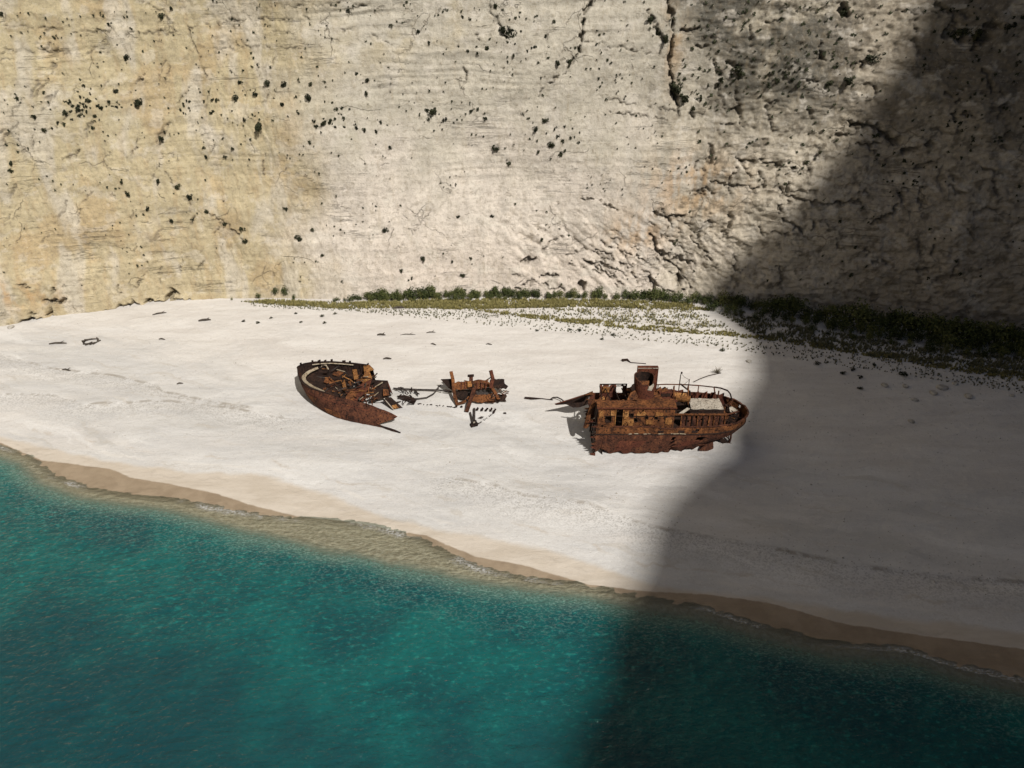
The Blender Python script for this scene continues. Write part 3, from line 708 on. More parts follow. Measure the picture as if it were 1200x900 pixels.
    br = loft(BL, -7.0, 46, seed=97, bulge=.05)
    near = [r[:len(r) // 2 + 12] for r in br]; far = [r[len(r) // 2 + 11:] for r in br]
    for j in range(len(near[-1])): near[-1][j].z += .09 * float(perlin(j * .6, 0, 5)) + (-.22 if 12 <= j <= 15 else 0)
    mb = MB(); mb.grid(near); mb.f = [f for k, f in enumerate(mb.f) if not (rr.random() < .04 and k > len(near[0]))]; mb.build('bulwark', M['house'], R, solid=.05)
    mb = MB(); mb.grid(far); mb.build('bulwark', M['red'], R, solid=.05)
    cap = [p + Vector((0, 0, .03)) for p in near[-1][3:]] + [p + Vector((0, 0, .03)) for p in far[-1][1:-16]]
    mb = MB()
    for p, q in zip(cap[:-1], cap[1:]): mb.bar(p, q, .20, .07)
    mb.build('cap_rail', M['hull'], R)
    # freeing ports and stanchions along the bulwark
    for x in (-.2, 2.0, 3.4): 
        mb = MB(); mb.box((x, -.10, 2.98), (.62, .05, .26)); mb.build('freeing_port', M['dark'], R)
    mb = MB()
    for i in range(9):
        x = -3.4 + i * .72 + rr.uniform(-.25, .25); mb.box((x, -.12 + rr.uniform(-.03, .02), 2.72 + rr.uniform(-.02, .03)), (rr.uniform(.25, .75), .12, rr.uniform(.02, .05)), (0, rr.uniform(-.1, .1), 0))
    tag(mb.build('flaked_paint', M['rim'], R), None, None, None, 'stuff')
    for k in range(24):
        x = -6.5 + k * .62
        mb = MB(); b_ = .13
        yy = min(loft([(3, 9.75, 3.3, 3.66)], x, 1)[0][0].y, 9) if x < 3 else 3.68 - 3.66 * math.sqrt(max(0, 1 - ((x - 3.3) / 6.5) ** 2.5)) if x > 3.3 else .02
        mb.bar((x, yy + .10, 2.6), (x + rr.uniform(-.06, .06), yy + .12, 3.45), .06, .16); mb.build('bulwark_stanchion', M['dark'], R)
    # deck and what is left inside
    dk = []
    for i in range(17):
        x = -6.6 + i
        b = 3.5 * math.sqrt(max(0, 1 - (max(x - 3.2, 0) / 6.5) ** 2.5))
        dk.append([Vector((x + rr.uniform(-.1, .1), 3.68 + b * v, 2.5 + .05 * float(fbm(x, v * 3, 2, 98)))) for v in (-1, -.6, -.2, .2, .6, 1)])
    mb = MB(); mb.grid(dk); mb.build('deck', M['dark'], R, solid=.05)
    for k in range(7):      # ribs of the broken forward end
        y = .35 + k * 1.05
        mb = MB(); mb.tube([(-7.05, y, -.1 + .1 * k % .3), (-7.1 + rr.uniform(-.1, .1), y + .05, 1.2), (-6.9, y + rr.uniform(-.2, .2), 2.5)], .07, 5); mb.build('rib', M['dark'], R)
    mb = MB(); mb.grid([[Vector((-6.2 + .2 * float(fbm(y, z, 2, 4)), y, z)) for y in np.linspace(.2, 7.1, 12)] for z in np.linspace(-.2, 2.5, 6)]); mb.build('bulkhead', M['dark'], R, solid=.05)
    # deckhouse, seaward wall with door and ports
    H = [(-4.86, -4.12, 2.55, 5.02), (-5.95, -5.30, 3.5, 4.25), (-3.35, -3.0, 4.1, 4.55), (-2.9, -2.55, 3.55, 4.0), (-1.75, -1.45, 3.9, 4.2), (-.75, -.4, 3.85, 4.2), (.3, .55, 3.9, 4.2)]
    wall_panel(-6.75, -4.86, 2.55, 5.27, 1.0, H, 6, 6, seed=3).build('deckhouse_wall', M['house'], R, solid=.06)
    wall_panel(-4.12, 1.35, 2.55, 5.27, 1.0, H, 16, 6, seed=4).build('deckhouse_wall', M['house'], R, solid=.06)
    wall_panel(-4.86, -4.12, 5.02, 5.27, 1.0, [], 2, 1, seed=5, lost=0).build('door_lintel', M['house'], R, solid=.06)
    mb = MB(); mb.bar((-4.90, .93, 2.6), (-4.90, .93, 5.05), .09, .09); mb.bar((-4.08, .93, 2.6), (-4.08, .93, 5.05), .09, .09); mb.build('door_frame', M['yellow'], R)
    for x0, x1, z0, z1 in H[1:]:
        mb = MB(); 
        for a, b in (((x0, z0), (x1, z0)), ((x1, z0), (x1, z1)), ((x1, z1), (x0, z1)), ((x0, z1), (x0, z0))): mb.bar((a[0], .96, a[1]), (b[0], .96, b[1]), .06, .06)
        mb.build('window_frame', M['dark'], R)
    # brighter flaking sheets on the wall
    for x, z, w, h in ((-3.75, 4.15, .55, 1.9), (-3.2, 3.5, .6, .8), (-2.2, 4.55, .9, .5), (-1.3, 3.55, .8, .6), (-.35, 4.5, .9, .55), (.75, 3.7, .7, .9), (-6.4, 4.5, .5, .9), (-5.2, 4.6, .5, .7)):
        c = [Vector((x + a * w / 2 * rr.uniform(.7, 1.15), .945 - rr.uniform(0, .06), z + b * h / 2 * rr.uniform(.7, 1.15))) for a, b in ((-1, -1), (.1, -1.1), (1, -.8), (1.05, .2), (.8, 1), (-.2, .9), (-1, 1))]
        mb = MB(); mb.sheet(c, .03); mb.build('flaking_sheet', M['yellow'], R)
    mb = MB(); mb.bar((-6.7, .93, 4.28), (1.4, .93, 4.24), .05, .06); mb.build('pipe', M['dark'], R)
    # roof: seaward strip, broken along the middle, whole under the funnel
    def roof(x0, x1, y0, y1, z, nx, ny, seed, rag, mat, name='roof'):
        rs = []
        for i in range(ny + 1):
            y = y0 + (y1 - y0) * i / ny
            rs.append([Vector((x0 + (x1 - x0) * j / nx + (rr.uniform(-rag, rag) if j in (0, nx) else 0), y + (rr.uniform(-rag, rag) * 1.3 if i == ny else 0), z + .05 * float(fbm(j * .6, i * .8, 2, seed)))) for j in range(nx + 1)])
        mb = MB(); mb.grid(rs); mb.f = [f for f in mb.f if rr.random() > .05]; return mb.build(name, mat, R, solid=.06)
    roof(-6.9, -2.95, .86, 2.5, 5.30, 12, 4, 6, .12, M['house']); roof(-2.92, 1.5, .86, 2.75, 5.30, 12, 4, 7, .08, M['house'])
    roof(-3.3, .3, 2.78, 5.2, 5.24, 10, 5, 8, .1, M['house']); roof(.33, 1.9, 2.9, 5.6, 4.9, 5, 5, 9, .2, M['red'])
    mb = MB(); mb.bar((-6.9, .84, 5.26), (1.5, .84, 5.26), .08, .14); mb.build('roof_edge', M['red'], R)
    for x in (-6.2, -5.2, -4.3, -3.4):
        mb = MB(); mb.bar((x, 2.4, 5.18), (x + rr.uniform(-.2, .2), 6.6, 5.0 + rr.uniform(-.5, 0)), .08, .12); mb.build('roof_beam', M['dark'], R)
    # ridge rising on the roof, left of the funnel
    mb = MB(); mb.sheet([(-3.6, 2.4, 5.35), (-2.7, 2.3, 5.4), (-2.1, 3.2, 5.5), (-2.5, 3.4, 6.1), (-3.1, 3.1, 5.9)], .06); mb.build('bent_plate', M['house'], R)
    # landward wall
    wall_panel(-5.95, -2.9, 2.55, 5.0, 6.7, [(-5.6, -4.85, 4.0, 4.7), (-4.1, -3.4, 3.9, 4.75)], 8, 5, seed=11, rag_top=.2).build('deckhouse_wall', M['red'], R, solid=.06)
    wall_panel(-2.9, 1.7, 2.55, 4.7, 6.7, [(-1.2, -.5, 3.6, 4.3)], 9, 5, seed=12, rag_top=.3).build('deckhouse_wall', M['dark'], R, solid=.06)
    mb = MB(); mb.sheet([(-5.7, 6.5, 4.1), (-4.9, 6.45, 4.1), (-4.85, 6.5, 4.75), (-5.6, 6.55, 4.8)], .04); mb.build('flaking_sheet', M['yellow'], R)
    mb = MB(); mb.bar((-6.0, 6.7, 5.0), (-2.9, 6.7, 5.02), .1, .1); mb.build('wall_plate', M['dark'], R)
    # end wall, buckled ochre sheet hanging at the break
    mb = MB(); mb.grid([[Vector((-6.85 - .12 * math.sin(z * 2), y, z)) for y in np.linspace(1.0, 3.0, 6)] for z in np.linspace(2.6, 4.9, 5)]); mb.build('end_wall', M['dark'], R, solid=.05)
    pan = []
    for i in range(7):
        f = i / 6; z = 5.1 - 2.7 * f
        pan.append([Vector((-7.0 - 1.15 * f ** .8 + q * .75 * (1 - .25 * f), 3.2 - 1.5 * f - .35 * math.sin(q * 3.1), z + .12 * q)) for q in (0, .25, .5, .75, 1)])
    mb = MB(); mb.grid(pan); mb.build('hanging_sheet', M['house'], R, solid=.06)
    for k in range(12):
        y = rr.uniform(.8, 6.6); z = rr.uniform(2.3, 4.8); L = rr.uniform(.3, .95); mb = MB()
        if k % 2: mb.bar((-6.7, y, z), (-6.9 - L, y + rr.uniform(-.4, .4), z + rr.uniform(-.5, .3)), rr.uniform(.06, .13), .06); nm = 'bent_beam'
        else: mb.sheet([(-6.8, y, z), (-7.0 - L, y + .1, z - .15), (-7.1 - L * .6, y + .5, z - .3), (-6.8, y + .7, z + .05)], .04); nm = 'bent_plate'
        mb.build(nm, M[rr.choice(('dark', 'house', 'hull', 'red'))], R)
    # landward shell running on past the break, nothing left below it
    up = [(-7.0, 7.25, 3.55), (-8.2, 7.25, 3.1), (-9.4, 7.25, 2.65), (-10.4, 7.25, 2.3), (-10.9, 7.3, 2.1)]
    lo = [(-7.1, 7.15, 2.2), (-8.0, 7.2, 1.75), (-8.8, 7.2, 1.7), (-9.6, 7.25, 2.1), (-10.8, 7.3, 1.98)]
    mb = MB(); mb.grid([[Vector(p) for p in up], [Vector(p).lerp(Vector(q), .5) + Vector((0, .12, 0)) for p, q in zip(up, lo)], [Vector(p) for p in lo]]); mb.build('torn_shell', M['dark'], R, solid=.08)
    mb = MB(); mb.tube([(p[0], p[1] - .05, p[2] + .03) for p in up], .07, 6); mb.build('shell_edge', M['red'], R)
    # funnel: open tube torn down on the seaward side, lining coloured dark for the shade inside
    fx, fy = -1.55, 3.65; N = 32
    def ftop(k):
        a = 2 * math.pi * k / N; front = max(0, -math.sin(a - .25))
        return 7.62 - .62 * front ** 1.5 + .07 * float(perlin(k * .9, 3, 7)) - (.28 if k in (26, 27, 28) else 0) - (.15 if k in (22, 23) else 0)
    def fpt(k, r, z):
        a = 2 * math.pi * k / N
        return Vector((fx - .06 * (z - 5.2) + r * math.cos(a), fy + .03 * (z - 5.2) + r * math.sin(a), z))
    outer = [[fpt(k % N, 1.08, 5.2 + (ftop(k % N) - 5.2) * f) for k in range(N + 1)] for f in (0, .15, .4, .7, 1)]
    inner = [[fpt(k % N, 1.0, 5.3 + (ftop(k % N) - 5.3) * f) for k in range(N + 1)] for f in (0, .4, .7, 1)]
    mb = MB(); mb.grid(outer); mb.build('funnel', M['red'], R)
    mb = MB(); mb.grid(inner); mb.build('funnel_lining', M['dark'], R)
    mb = MB(); mb.tube([(p + q_) / 2 for p, q_ in zip(outer[-1], inner[-1])], .055, 6); mb.build('funnel_rim', M['hull'], R)
    mb = MB(); mb.sheet([(fx - .8, fy - .3, 6.45), (fx + .1, fy - .75, 6.3), (fx + .65, fy - .2, 6.5), (fx + .5, fy + .5, 6.8), (fx - .5, fy + .5, 6.75)], .05); mb.build('bent_plate', M['house'], R)
    mb = MB(); mb.sheet([(fx + .1, fy - 1.07, 6.5), (fx + .55, fy - .94, 6.35), (fx + .82, fy - .68, 6.8), (fx + .75, fy - .72, 7.1), (fx + .5, fy - .92, 6.95), (fx + .2, fy - 1.05, 6.9)], .05); mb.build('paint_patch', M['pale'], R)
    # casing behind the funnel
    mb = MB(); mb.box((-1.25 + .15, 5.05, 6.65), (2.25, .55, 2.7), (0, .0, 0), .03); mb.build('funnel_casing', M['red'], R)
    mb = MB(); mb.bar((-2.25, 4.74, 8.0), (.05, 4.74, 8.0), .06, .05); mb.build('casing_edge', M['pale'], R)
    mb = MB(); mb.tube([(-2.55, 3.9, 5.25), (-2.6, 3.9, 6.0), (-2.65, 3.7, 6.3), (-2.7, 3.35, 6.35)], [.3, .3, .34, .4], 10); mb.build('ventilator', M['dark'], R)
    mb = MB(); mb.box((.9, 4.3, 5.2), (1.5, .9, .55), (0, .03, .05), .03); mb.build('skylight', M['red'], R)
    mb = MB(); mb.box((.85, 3.82, 5.22), (1.0, .05, .36)); mb.build('skylight_opening', M['dark'], R)
    # bits of wreckage lying on the roof
    for k in range(16):
        x = rr.uniform(-6.6, 1.2); y = rr.uniform(2.6, 6.2); a = rr.uniform(0, 3.1); L = rr.uniform(.5, 1.4)
        zz = 5.42 if (-3.3 < x < .3 and y < 5.2) else rr.uniform(3.4, 4.6)
        mb = MB()
        if k % 3: mb.bar((x, y, zz), (x + L * math.cos(a), min(y + L * math.sin(a) * .6, 6.5), zz + rr.uniform(-.3, .4)), rr.uniform(.06, .14), .07); nm = 'loose_beam'
        else: mb.sheet([(x, y, zz), (x + L * .7, y + .1, zz + .15), (x + L * .6, y + .6, zz + .3), (x + .1, y + .5, zz - .1)], .04); nm = 'bent_plate'
        mb.build(nm, M[rr.choice(('dark', 'house', 'red', 'yellow'))], R)
    # buckled ochre tank on the deck abaft the house
    mb = MB(); rws = []
    for i in range(6):
        x = 1.85 + 1.6 * i / 5
        rws.append([Vector((x, 4.15 + .85 * math.cos(q), 5.15 + .75 * math.sin(q) - .15 * i / 5 + .05 * float(fbm(i, q, 2, 3)))) for q in np.linspace(2.7, 6.0, 10)])
    mb.grid(rws); mb.build('buckled_tank', M['yellow'], R, solid=.06)
    for x in (1.75, 3.3):
        mb = MB(); mb.tube([(x, 3.4, 4.3), (x - .1, 3.5, 5.3), (x + .1, 4.6, 5.9), (x + .2, 5.1, 5.3)], .08, 6); mb.build('tank_band', M['house'], R)
    mb = MB(); mb.sheet([(1.3, 4.9, 4.2), (1.8, 4.95, 5.3), (2.4, 5.0, 5.1), (3.0, 5.0, 5.25), (3.2, 5.0, 4.2)], .06); mb.build('bent_plate', M['red'], R)
    # after deckhouse: frames along the side, open top, pale hatch sheet
    wall_panel(2.3, 7.0, 2.55, 4.0, 1.75, [], 10, 4, seed=14).build('casing_wall', M['hull'], R, solid=.05)
    for x in np.linspace(2.3, 7.0, 9):
        mb = MB(); mb.bar((x, 1.64, 2.6), (x + rr.uniform(-.05, .05), 1.64, 4.0), .09, .12); mb.build('frame', M['house'] if rr.random() < .5 else M['dark'], R)
    mb = MB(); mb.bar((1.3, 1.62, 4.08), (7.1, 1.62, 4.05), .2, .12); mb.build('side_beam', M['house'], R)
    mb = MB(); mb.bar((7.1, 1.62, 4.05), (8.6, 2.5, 3.95), .16, .1); mb.build('side_beam', M['hull'], R)
    mb = MB(); mb.bar((1.6, 2.35, 4.1), (6.9, 2.4, 4.12), .1, .1); mb.build('side_beam', M['dark'], R)
    mb = MB(); mb.sheet([(1.9, 1.9, 3.95), (2.3, 1.75, 3.98), (3.3, 2.35, 4.35), (3.0, 2.5, 4.4)], .05); mb.build('bent_plate', M['pale'], R)
    hs = []
    for i in range(6):
        y = 2.45 + 2.15 * i / 5
        hs.append([Vector((3.3 + 3.65 * j / 10 + (.25 * rr.random() if j == 0 else 0), y + (rr.uniform(-.12, .08) if i in (0, 5) else 0), 4.22 + .06 * float(fbm(j * .5, i * .6, 3, 15)) + .02 * i)) for j in range(11)])
    mb = MB(); mb.grid(hs); mb.build('hatch_cover', M['pale'], R, solid=.07)
    mb = MB()
    for a, b in (((3.35, 2.42), (6.95, 2.42)), ((6.95, 2.42), (6.95, 4.6)), ((6.95, 4.6), (3.4, 4.6)), ((3.4, 4.6), (3.35, 2.42))): mb.sheet([(a[0], a[1], 2.55), (b[0], b[1], 2.55), (b[0], b[1], 4.12), (a[0], a[1], 4.12)], .05)
    mb.build('hatch_coaming', M['dark'], R)
    # stern well: winch, bollards, tangled plates
    for k in range(22):
        x = rr.uniform(7.0, 8.9); y = rr.uniform(1.7, 5.6); a = rr.uniform(0, 6.2); L = rr.uniform(.4, 1.1); z = rr.uniform(2.75, 3.5)
        mb = MB(); mb.bar((x, y, z), (min(x + L * math.cos(a), 9.1), y + L * math.sin(a), z + rr.uniform(-.25, .45)), rr.uniform(.05, .12), .06); mb.build('loose_beam', M[rr.choice(('dark', 'hull', 'house', 'dark', 'yellow'))], R)
    for x, y in ((7.5, 5.9), (8.2, 5.2)):
        mb = MB(); mb.tube([(x, y, 2.5), (x, y, 3.1), (x, y, 3.12), (x, y, 3.2)], [.14, .14, .2, .2], 10); mb.build('bollard', M['dark'], R)
    mb = MB(); mb.tube([(7.3, 3.0, 3.0), (7.3, 4.4, 3.0)], .32, 12); mb.tube([(7.3, 2.95, 3.0), (7.3, 3.0, 3.0)], .5, 12); mb.tube([(7.3, 4.4, 3.0), (7.3, 4.45, 3.0)], .5, 12); mb.build('winch_drum', M['house'], R)
    mb = MB(); mb.sheet([(8.0, 3.5, 3.3), (8.6, 3.2, 3.25), (8.9, 3.8, 3.35), (8.4, 4.3, 3.5), (8.05, 4.1, 3.5)], .05); mb.build('bent_plate', M['pale'], R)
    for k in range(9):
        x = 3.6 + k * .48; mb = MB()
        if k % 2: mb.bar((x, 5.3, 2.6), (x + rr.uniform(-.2, .2), 6.4, 4.2), .09, .09); nm = 'brace'
        else: mb.sheet([(x, 6.6, 2.6), (x + .7, 6.6, 2.6), (x + .65, 6.55, 4.1 + rr.uniform(-.3, .2)), (x + .1, 6.55, 4.0 + rr.uniform(-.4, .2))], .05); nm = 'screen_plate'
        mb.build(nm, M[rr.choice(('dark', 'dark', 'red'))], R)
    # high hand rail on the landward side, dropping to the stern
    rl = [(0.1, 6.75, 4.9), (1.5, 6.85, 4.92), (3.6, 6.9, 4.85), (5.4, 6.9, 4.72), (6.9, 6.75, 4.6)]
    mb = MB(); mb.tube(rl, .07, 6); mb.build('hand_rail', M['hull'], R)
    rl2 = [(6.9, 6.75, 4.62), (7.6, 6.5, 4.62), (8.25, 6.05, 4.55), (8.5, 5.75, 4.3), (8.75, 5.45, 3.55)]
    mb = MB(); mb.tube(rl2, .085, 6); mb.build('hand_rail', M['dark'], R)
    for x, y, z in ((.6, 6.78, 4.9), (3.0, 6.88, 4.86), (5.2, 6.9, 4.73)):
        mb = MB(); mb.bar((x, y, 3.4), (x, y, z), .09, .09); mb.build('rail_post', M['hull'], R)
    mb = MB(); mb.bar((6.9, 6.7, 4.6), (6.95, 5.2, 3.3), .12, .12); mb.bar((6.9, 4.9, 3.0), (6.9, 4.9, 5.15), .13, .13); mb.build('rail_post', M['hull'], R)
    mb = MB(); mb.tube([(3.0, 6.88, 4.7), (3.02, 6.9, 6.0), (3.05, 6.9, 6.45)], [.06, .05, .04], 6); mb.build('mast', M['dark'], R)
    mb = MB(); mb.box((3.12, 6.9, 6.35), (.14, .1, .2)); mb.build('mast_lamp', M['dark'], R)
    mb = MB(); mb.tube([(3.95, 6.5, 3.6), (3.95, 6.5, 5.75)], .045, 6); mb.build('mast', M['hull'], R)
    mb = MB(); mb.tube([(3.1, 6.9, 4.95), (4.2, 6.4, 4.2)], .09, 6); mb.build('stay', M['dark'], R)
    mb = MB(); mb.tube([(3.05, 6.9, 6.3), (3.4, 6.8, 5.9), (3.95, 6.5, 5.65)], .02, 5); mb.tube([(3.95, 6.5, 5.65), (3.4, 6.6, 5.0)], .02, 5); mb.build('wire', M['dark'], R)
    # rudder post and skeg under the counter
    mb = MB(); mb.sheet([(6.0, 2.5, 1.25), (6.6, 2.2, .75), (7.4, 2.0, .0), (7.8, 2.0, -.25), (8.1, 2.1, .1), (7.2, 2.3, .75), (6.7, 2.5, 1.45)], .12); mb.build('skeg', M['dark'], R)
    mb = MB(); mb.tube([(7.95, 2.05, -.25), (8.1, 2.2, .7), (8.15, 2.6, 1.9)], .11, 7); mb.build('rudder_post', M['hull'], R)
    mb = MB(); mb.tube([(6.9, 2.5, 1.6), (7.5, 2.3, 1.0), (8.05, 2.2, .5)], .07, 6); mb.tube([(7.4, 2.5, 1.8), (7.8, 2.3, 1.2), (8.0, 2.2, .2)], .06, 6); mb.build('rudder_bracket', M['dark'], R)
    mb = MB(); mb.sheet([(4.3, .5, .25), (5.3, .7, .0), (5.75, .9, -.1), (6.0, 1.1, .2), (5.9, 1.2, .9), (4.9, .6, .9)], .08); mb.build('torn_plate', M['hull'], R)
    return R
build_stern()

# ------------------------------------------------------------------ bow section
def resample(P, n):
    P = [Vector(p) for p in P]; L = [0]
    for a, b in zip(P[:-1], P[1:]): L.append(L[-1] + (b - a).length)
    out = []
    for i in range(n + 1):
        d = L[-1] * i / n; k = 0
        while k < len(L) - 2 and L[k + 1] < d: k += 1
        out.append(P[k].lerp(P[k + 1], (d - L[k]) / max(L[k + 1] - L[k], 1e-6)))
    return out
def build_bow():
    g = at(400, 490); zg = g.z
    R = empty('shipwreck_bow', g, 'rusted pointed bow section of the ship, leftmost wreck piece, open on top with pale rim', 'shipwreck', 'broken sections of the rusted ship')
    rr = random.Random(12)
    def q(px, py, h): return P3(px, py, h * .86 if h > 0 else h, zg) - g
    far_t = [q(*p) for p in ((349, 430, 3.3), (356, 426.5, 3.3), (368, 424.5, 3.25), (387, 424, 3.1), (410, 425.5, 3.0), (432, 428, 2.9), (437, 433, 2.8))]
    near_t = [q(*p) for p in ((349, 430, 3.3), (349.5, 438, 3.22), (352, 446, 3.1), (357, 451, 3.0), (364, 455, 2.9), (376, 459, 2.8), (390, 462.5, 2.65), (405, 467, 2.4), (417, 470, 2.2), (430, 473, 1.95), (445, 478, 1.65), (456, 481, 1.35))]
    near_b = [q(*p) for p in ((354.5, 448, 1.5), (358, 457, .9), (363, 465, .3), (368, 474, -.1), (381, 484, -.15), (397, 491.5, -.15), (415, 496.5, -.15), (432, 500, -.15), (448, 503, -.15), (456, 504.5, -.15))]
    N = 40
    A = resample(near_t, N); B = resample(near_b, N)
    fb = [Vector((p.x + .25, p.y - .55 * min(1, i / 2), -.2)) for i, p in enumerate(far_t)]; fb[0] = B[0].copy(); fb[1] = Vector((B[3].x, B[3].y + 1.2, -.1))
    FA = resample(far_t, N); FB = resample(fb, N)
    c = Vector((0, 0, 0))
    def side(T, Bt, sgn, seed):
        rows = []
        for k in range(9):
            f = k / 8
            rows.append([a.lerp(b, f) + Vector((0, sgn * .28 * math.sin(f * math.pi) * min(1, i / 8) + sgn * .05 * float(fbm(i * .35, k * .5, 2, seed)), 0)) for i, (a, b) in enumerate(zip(T, Bt))])
        return rows
    rows = side(A, B, -1, 101)
    for k in range(9):   # torn after edge
        e = (-.5, .3, .9, .5, -.35, -1.1, -.6, .25, .6)[k]
        for j in range(5): rows[k][N - j].x += e * (1 - j / 5)
    mb = MB(); mb.grid(rows); mb.build('hull', M['hull'], R, solid=.07)
    for a, b in ((1, 3), (3, 5), (5, 7)):
        j = 3 + rr.randint(0, 3)
        while j < N - 4:
            e = min(j + rr.randint(4, 7), N - 3)
            if rr.random() < .85:
                pm = MB(); o_ = .05 + rr.uniform(0, .04); pm.grid([[p + Vector((-.02, -o_, 0)) for p in rows[k][j:e + 1]] for k in range(a, b + 1)]); pm.build('hull_plate', M['hull'] if rr.random() < .7 else M['house'], R, solid=.03)
            j = e
    frows = side(FA, FB, 1, 103)
    mb = MB(); mb.grid([r[::-1] for r in frows]); mb.build('hull', M['dark'], R, solid=.07)
    for j in range(4, N, 3):
        mb = MB(); mb.tube([frows[k][j] + Vector((.02, -.12, 0)) for k in (0, 2, 4, 6)], .07, 5); mb.build('rib', M['dark'], R)
    mb = MB(); mb.tube([rows[k][0] + Vector((-.03, 0, 0)) for k in range(9)], .11, 7); mb.build('stem', M['dark'], R)
    mb = MB(); mb.tube([p + Vector((0, -.05, 0)) for p in rows[2][1:-6]], .07, 6); mb.build('rubbing_strake', M['red'], R)
    # torn tail of plating along the sand
    mb = MB(); mb.sheet([rows[6][N - 4], rows[7][N], q(463, 503.5, .25), q(469.5, 506.5, .05), q(469, 508, -.1), q(456, 505, -.1)], .06); mb.build('torn_plate', M['dark'], R)
    # bulwark rails and the pale inner rim
    mb = MB()
    for T in (FA, A[:27]):
        for a, b in zip(T[:-1], T[1:]): mb.bar(a + Vector((0, 0, .03)), b + Vector((0, 0, .03)), .17, .08)
    mb.build('cap_rail', M['dark'], R)
    rim = [q(*p) for p in ((372, 430, 2.95), (362, 434, 2.95), (356.5, 437.8, 2.95), (353.6, 441, 2.9), (353.6, 444.5, 2.85), (357, 448.5, 2.8), (365, 453.5, 2.72), (377.5, 458, 2.6), (389, 461.8, 2.48))]
    mb = MB(); rs = resample(rim, 26); cen = q(385, 443, 2.7)
    inn = []
    for i, p in enumerate(rs):
        w = .42 * (.45 + .55 * math.sin(math.pi * (i + 3) / 30)); d = (cen - p); d.z = 0; d.normalize(); inn.append(p + d * w + Vector((0, 0, -.12)))
    mb.grid([[p + Vector((0, 0, .04 * float(fbm(i * .4, 0, 2, 7)))) for i, p in enumerate(rs)], inn]); mb.build('inner_rim', M['rim'], R, solid=.06)
    mb = MB(); mb.tube([q(*p) for p in ((366, 427.5, 3.1), (376, 426.3, 3.1), (387, 425.8, 3.0), (400, 426.5, 2.95), (414, 427.8, 2.85))], .07, 6); mb.build('inner_rim', M['rim'], R)
    # sunken fore deck
    rows2 = []
    for i in range(0, N + 1, 2):
        a, b = A[i], FA[i]; drop = .62 + .25 * min(1, i / 10)
        rows2.append([a.lerp(b, .04 + .92 * k / 6) - Vector((0, 0, drop * min(1, i / 3) - .10 * float(fbm(i * .3, k * .6, 2, 9)))) for k in range(7)])
    mb = MB(); mb.grid(rows2[:15]); mb.build('fore_deck', M['dark'], R, solid=.05)
    # inner bulwark face on the seaward side, dark and hollow, and low stubs on the landward rail
    for j in range(2, N - 2, 3):
        if rr.random() < .7:
            p = FA[j]; mb = MB(); mb.box((p.x, p.y, p.z + .16), (rr.uniform(.1, .4), .1, rr.uniform(.12, .4)), (0, 0, rr.uniform(0, 1)), .03); mb.build('rail_stub', M['dark'], R)
    # windlass, hatch and fallen gear in the well
    mb = MB(); a = q(379, 437, 2.2); mb.tube([a + Vector((-.5, .1, 0)), a + Vector((.5, -.1, 0))], .3, 10); mb.tube([a + Vector((-.55, .1, 0)), a + Vector((-.5, .1, 0))], .45, 10); mb.tube([a + Vector((.5, -.1, 0)), a + Vector((.55, -.1, 0))], .45, 10); mb.build('windlass', M['dark'], R)
    mb = MB(); mb.tube([q(375, 431, 2.3), q(378, 427.5, 2.75), q(382, 428, 2.8), (q(385, 433, 2.3))], .08, 6); mb.build('davit', M['rim'], R)
    mb = MB(); mb.tube([q(362, 440, 2.0), q(375, 442, 2.1), q(390, 444, 2.1)], .06, 6); mb.build('pipe', M['grey'], R)
    def plate(pts, mat, name='bent_plate', th=.05):
        mb = MB(); mb.sheet([q(*p) for p in pts], th); mb.build(name, M[mat], R)
    plate([(426, 429, 2.7), (432.5, 427.5, 3.0), (438.5, 433.5, 3.0), (433, 435, 2.7), (436, 443, 2.4), (428, 450, 2.3), (421, 446, 2.2), (427, 439, 2.5)], 'yellow')
    plate([(413, 433, 2.4), (418, 433, 2.6), (420, 443, 2.5), (415, 445, 2.3)], 'yellow')
    plate([(400, 447, 2.2), (404, 445, 2.4), (406, 455, 2.3), (403, 458, 2.2)], 'yellow'); plate([(408, 447, 2.3), (411, 446, 2.4), (412, 451, 2.3), (410, 453, 2.2)], 'house')
    plate([(376, 462, 2.25), (382, 463, 2.3), (394, 469, 1.95), (393, 471.5, 1.75), (383, 467, 2.05)], 'yellow', 'flaking_sheet', .04)
    plate([(413, 457, 2.3), (425, 449, 2.5), (436, 444, 2.4), (433, 455, 2.2), (418, 470, 2.1), (412, 468, 2.1)], 'red')
    plate([(405, 466, 2.35), (412, 457, 2.5), (417, 461, 2.35), (414, 474, 1.9), (407, 476, 1.75)], 'house')
    # collapsed deckhouse at the break: box of plates and a leaning panel
    plate([(435, 445, 2.3), (454, 446, 2.5), (456, 455, 1.6), (438, 457, 1.6)], 'dark', 'collapsed_plate', .07)
    plate([(437, 456, 1.6), (456.5, 455, 1.7), (458.5, 464, .9), (440, 469, .8)], 'dark', 'collapsed_plate', .07)
    plate([(454, 446, 2.5), (457.5, 459, 1.5), (460, 462, .5), (456, 455, 1.2)], 'red', 'collapsed_plate', .06)
    plate([(449, 456, 1.85), (455, 456.5, 1.75), (456, 463, 1.4), (449, 464, 1.5)], 'house')
    plate([(447.5, 467.5, 1.1), (458, 465.5, 1.0), (472, 478, .15), (459, 480, .2)], 'dark', 'collapsed_plate', .07)
    plate([(459, 475.5, .55), (464, 474, .55), (467, 478, .4), (461, 479.3, .35)], 'yellow', 'flaking_sheet', .04)
    mb = MB(); mb.bar(q(450, 467, 1.2), q(461, 480, .3), .09, .06); mb.build('plate_edge', M['pale'], R)
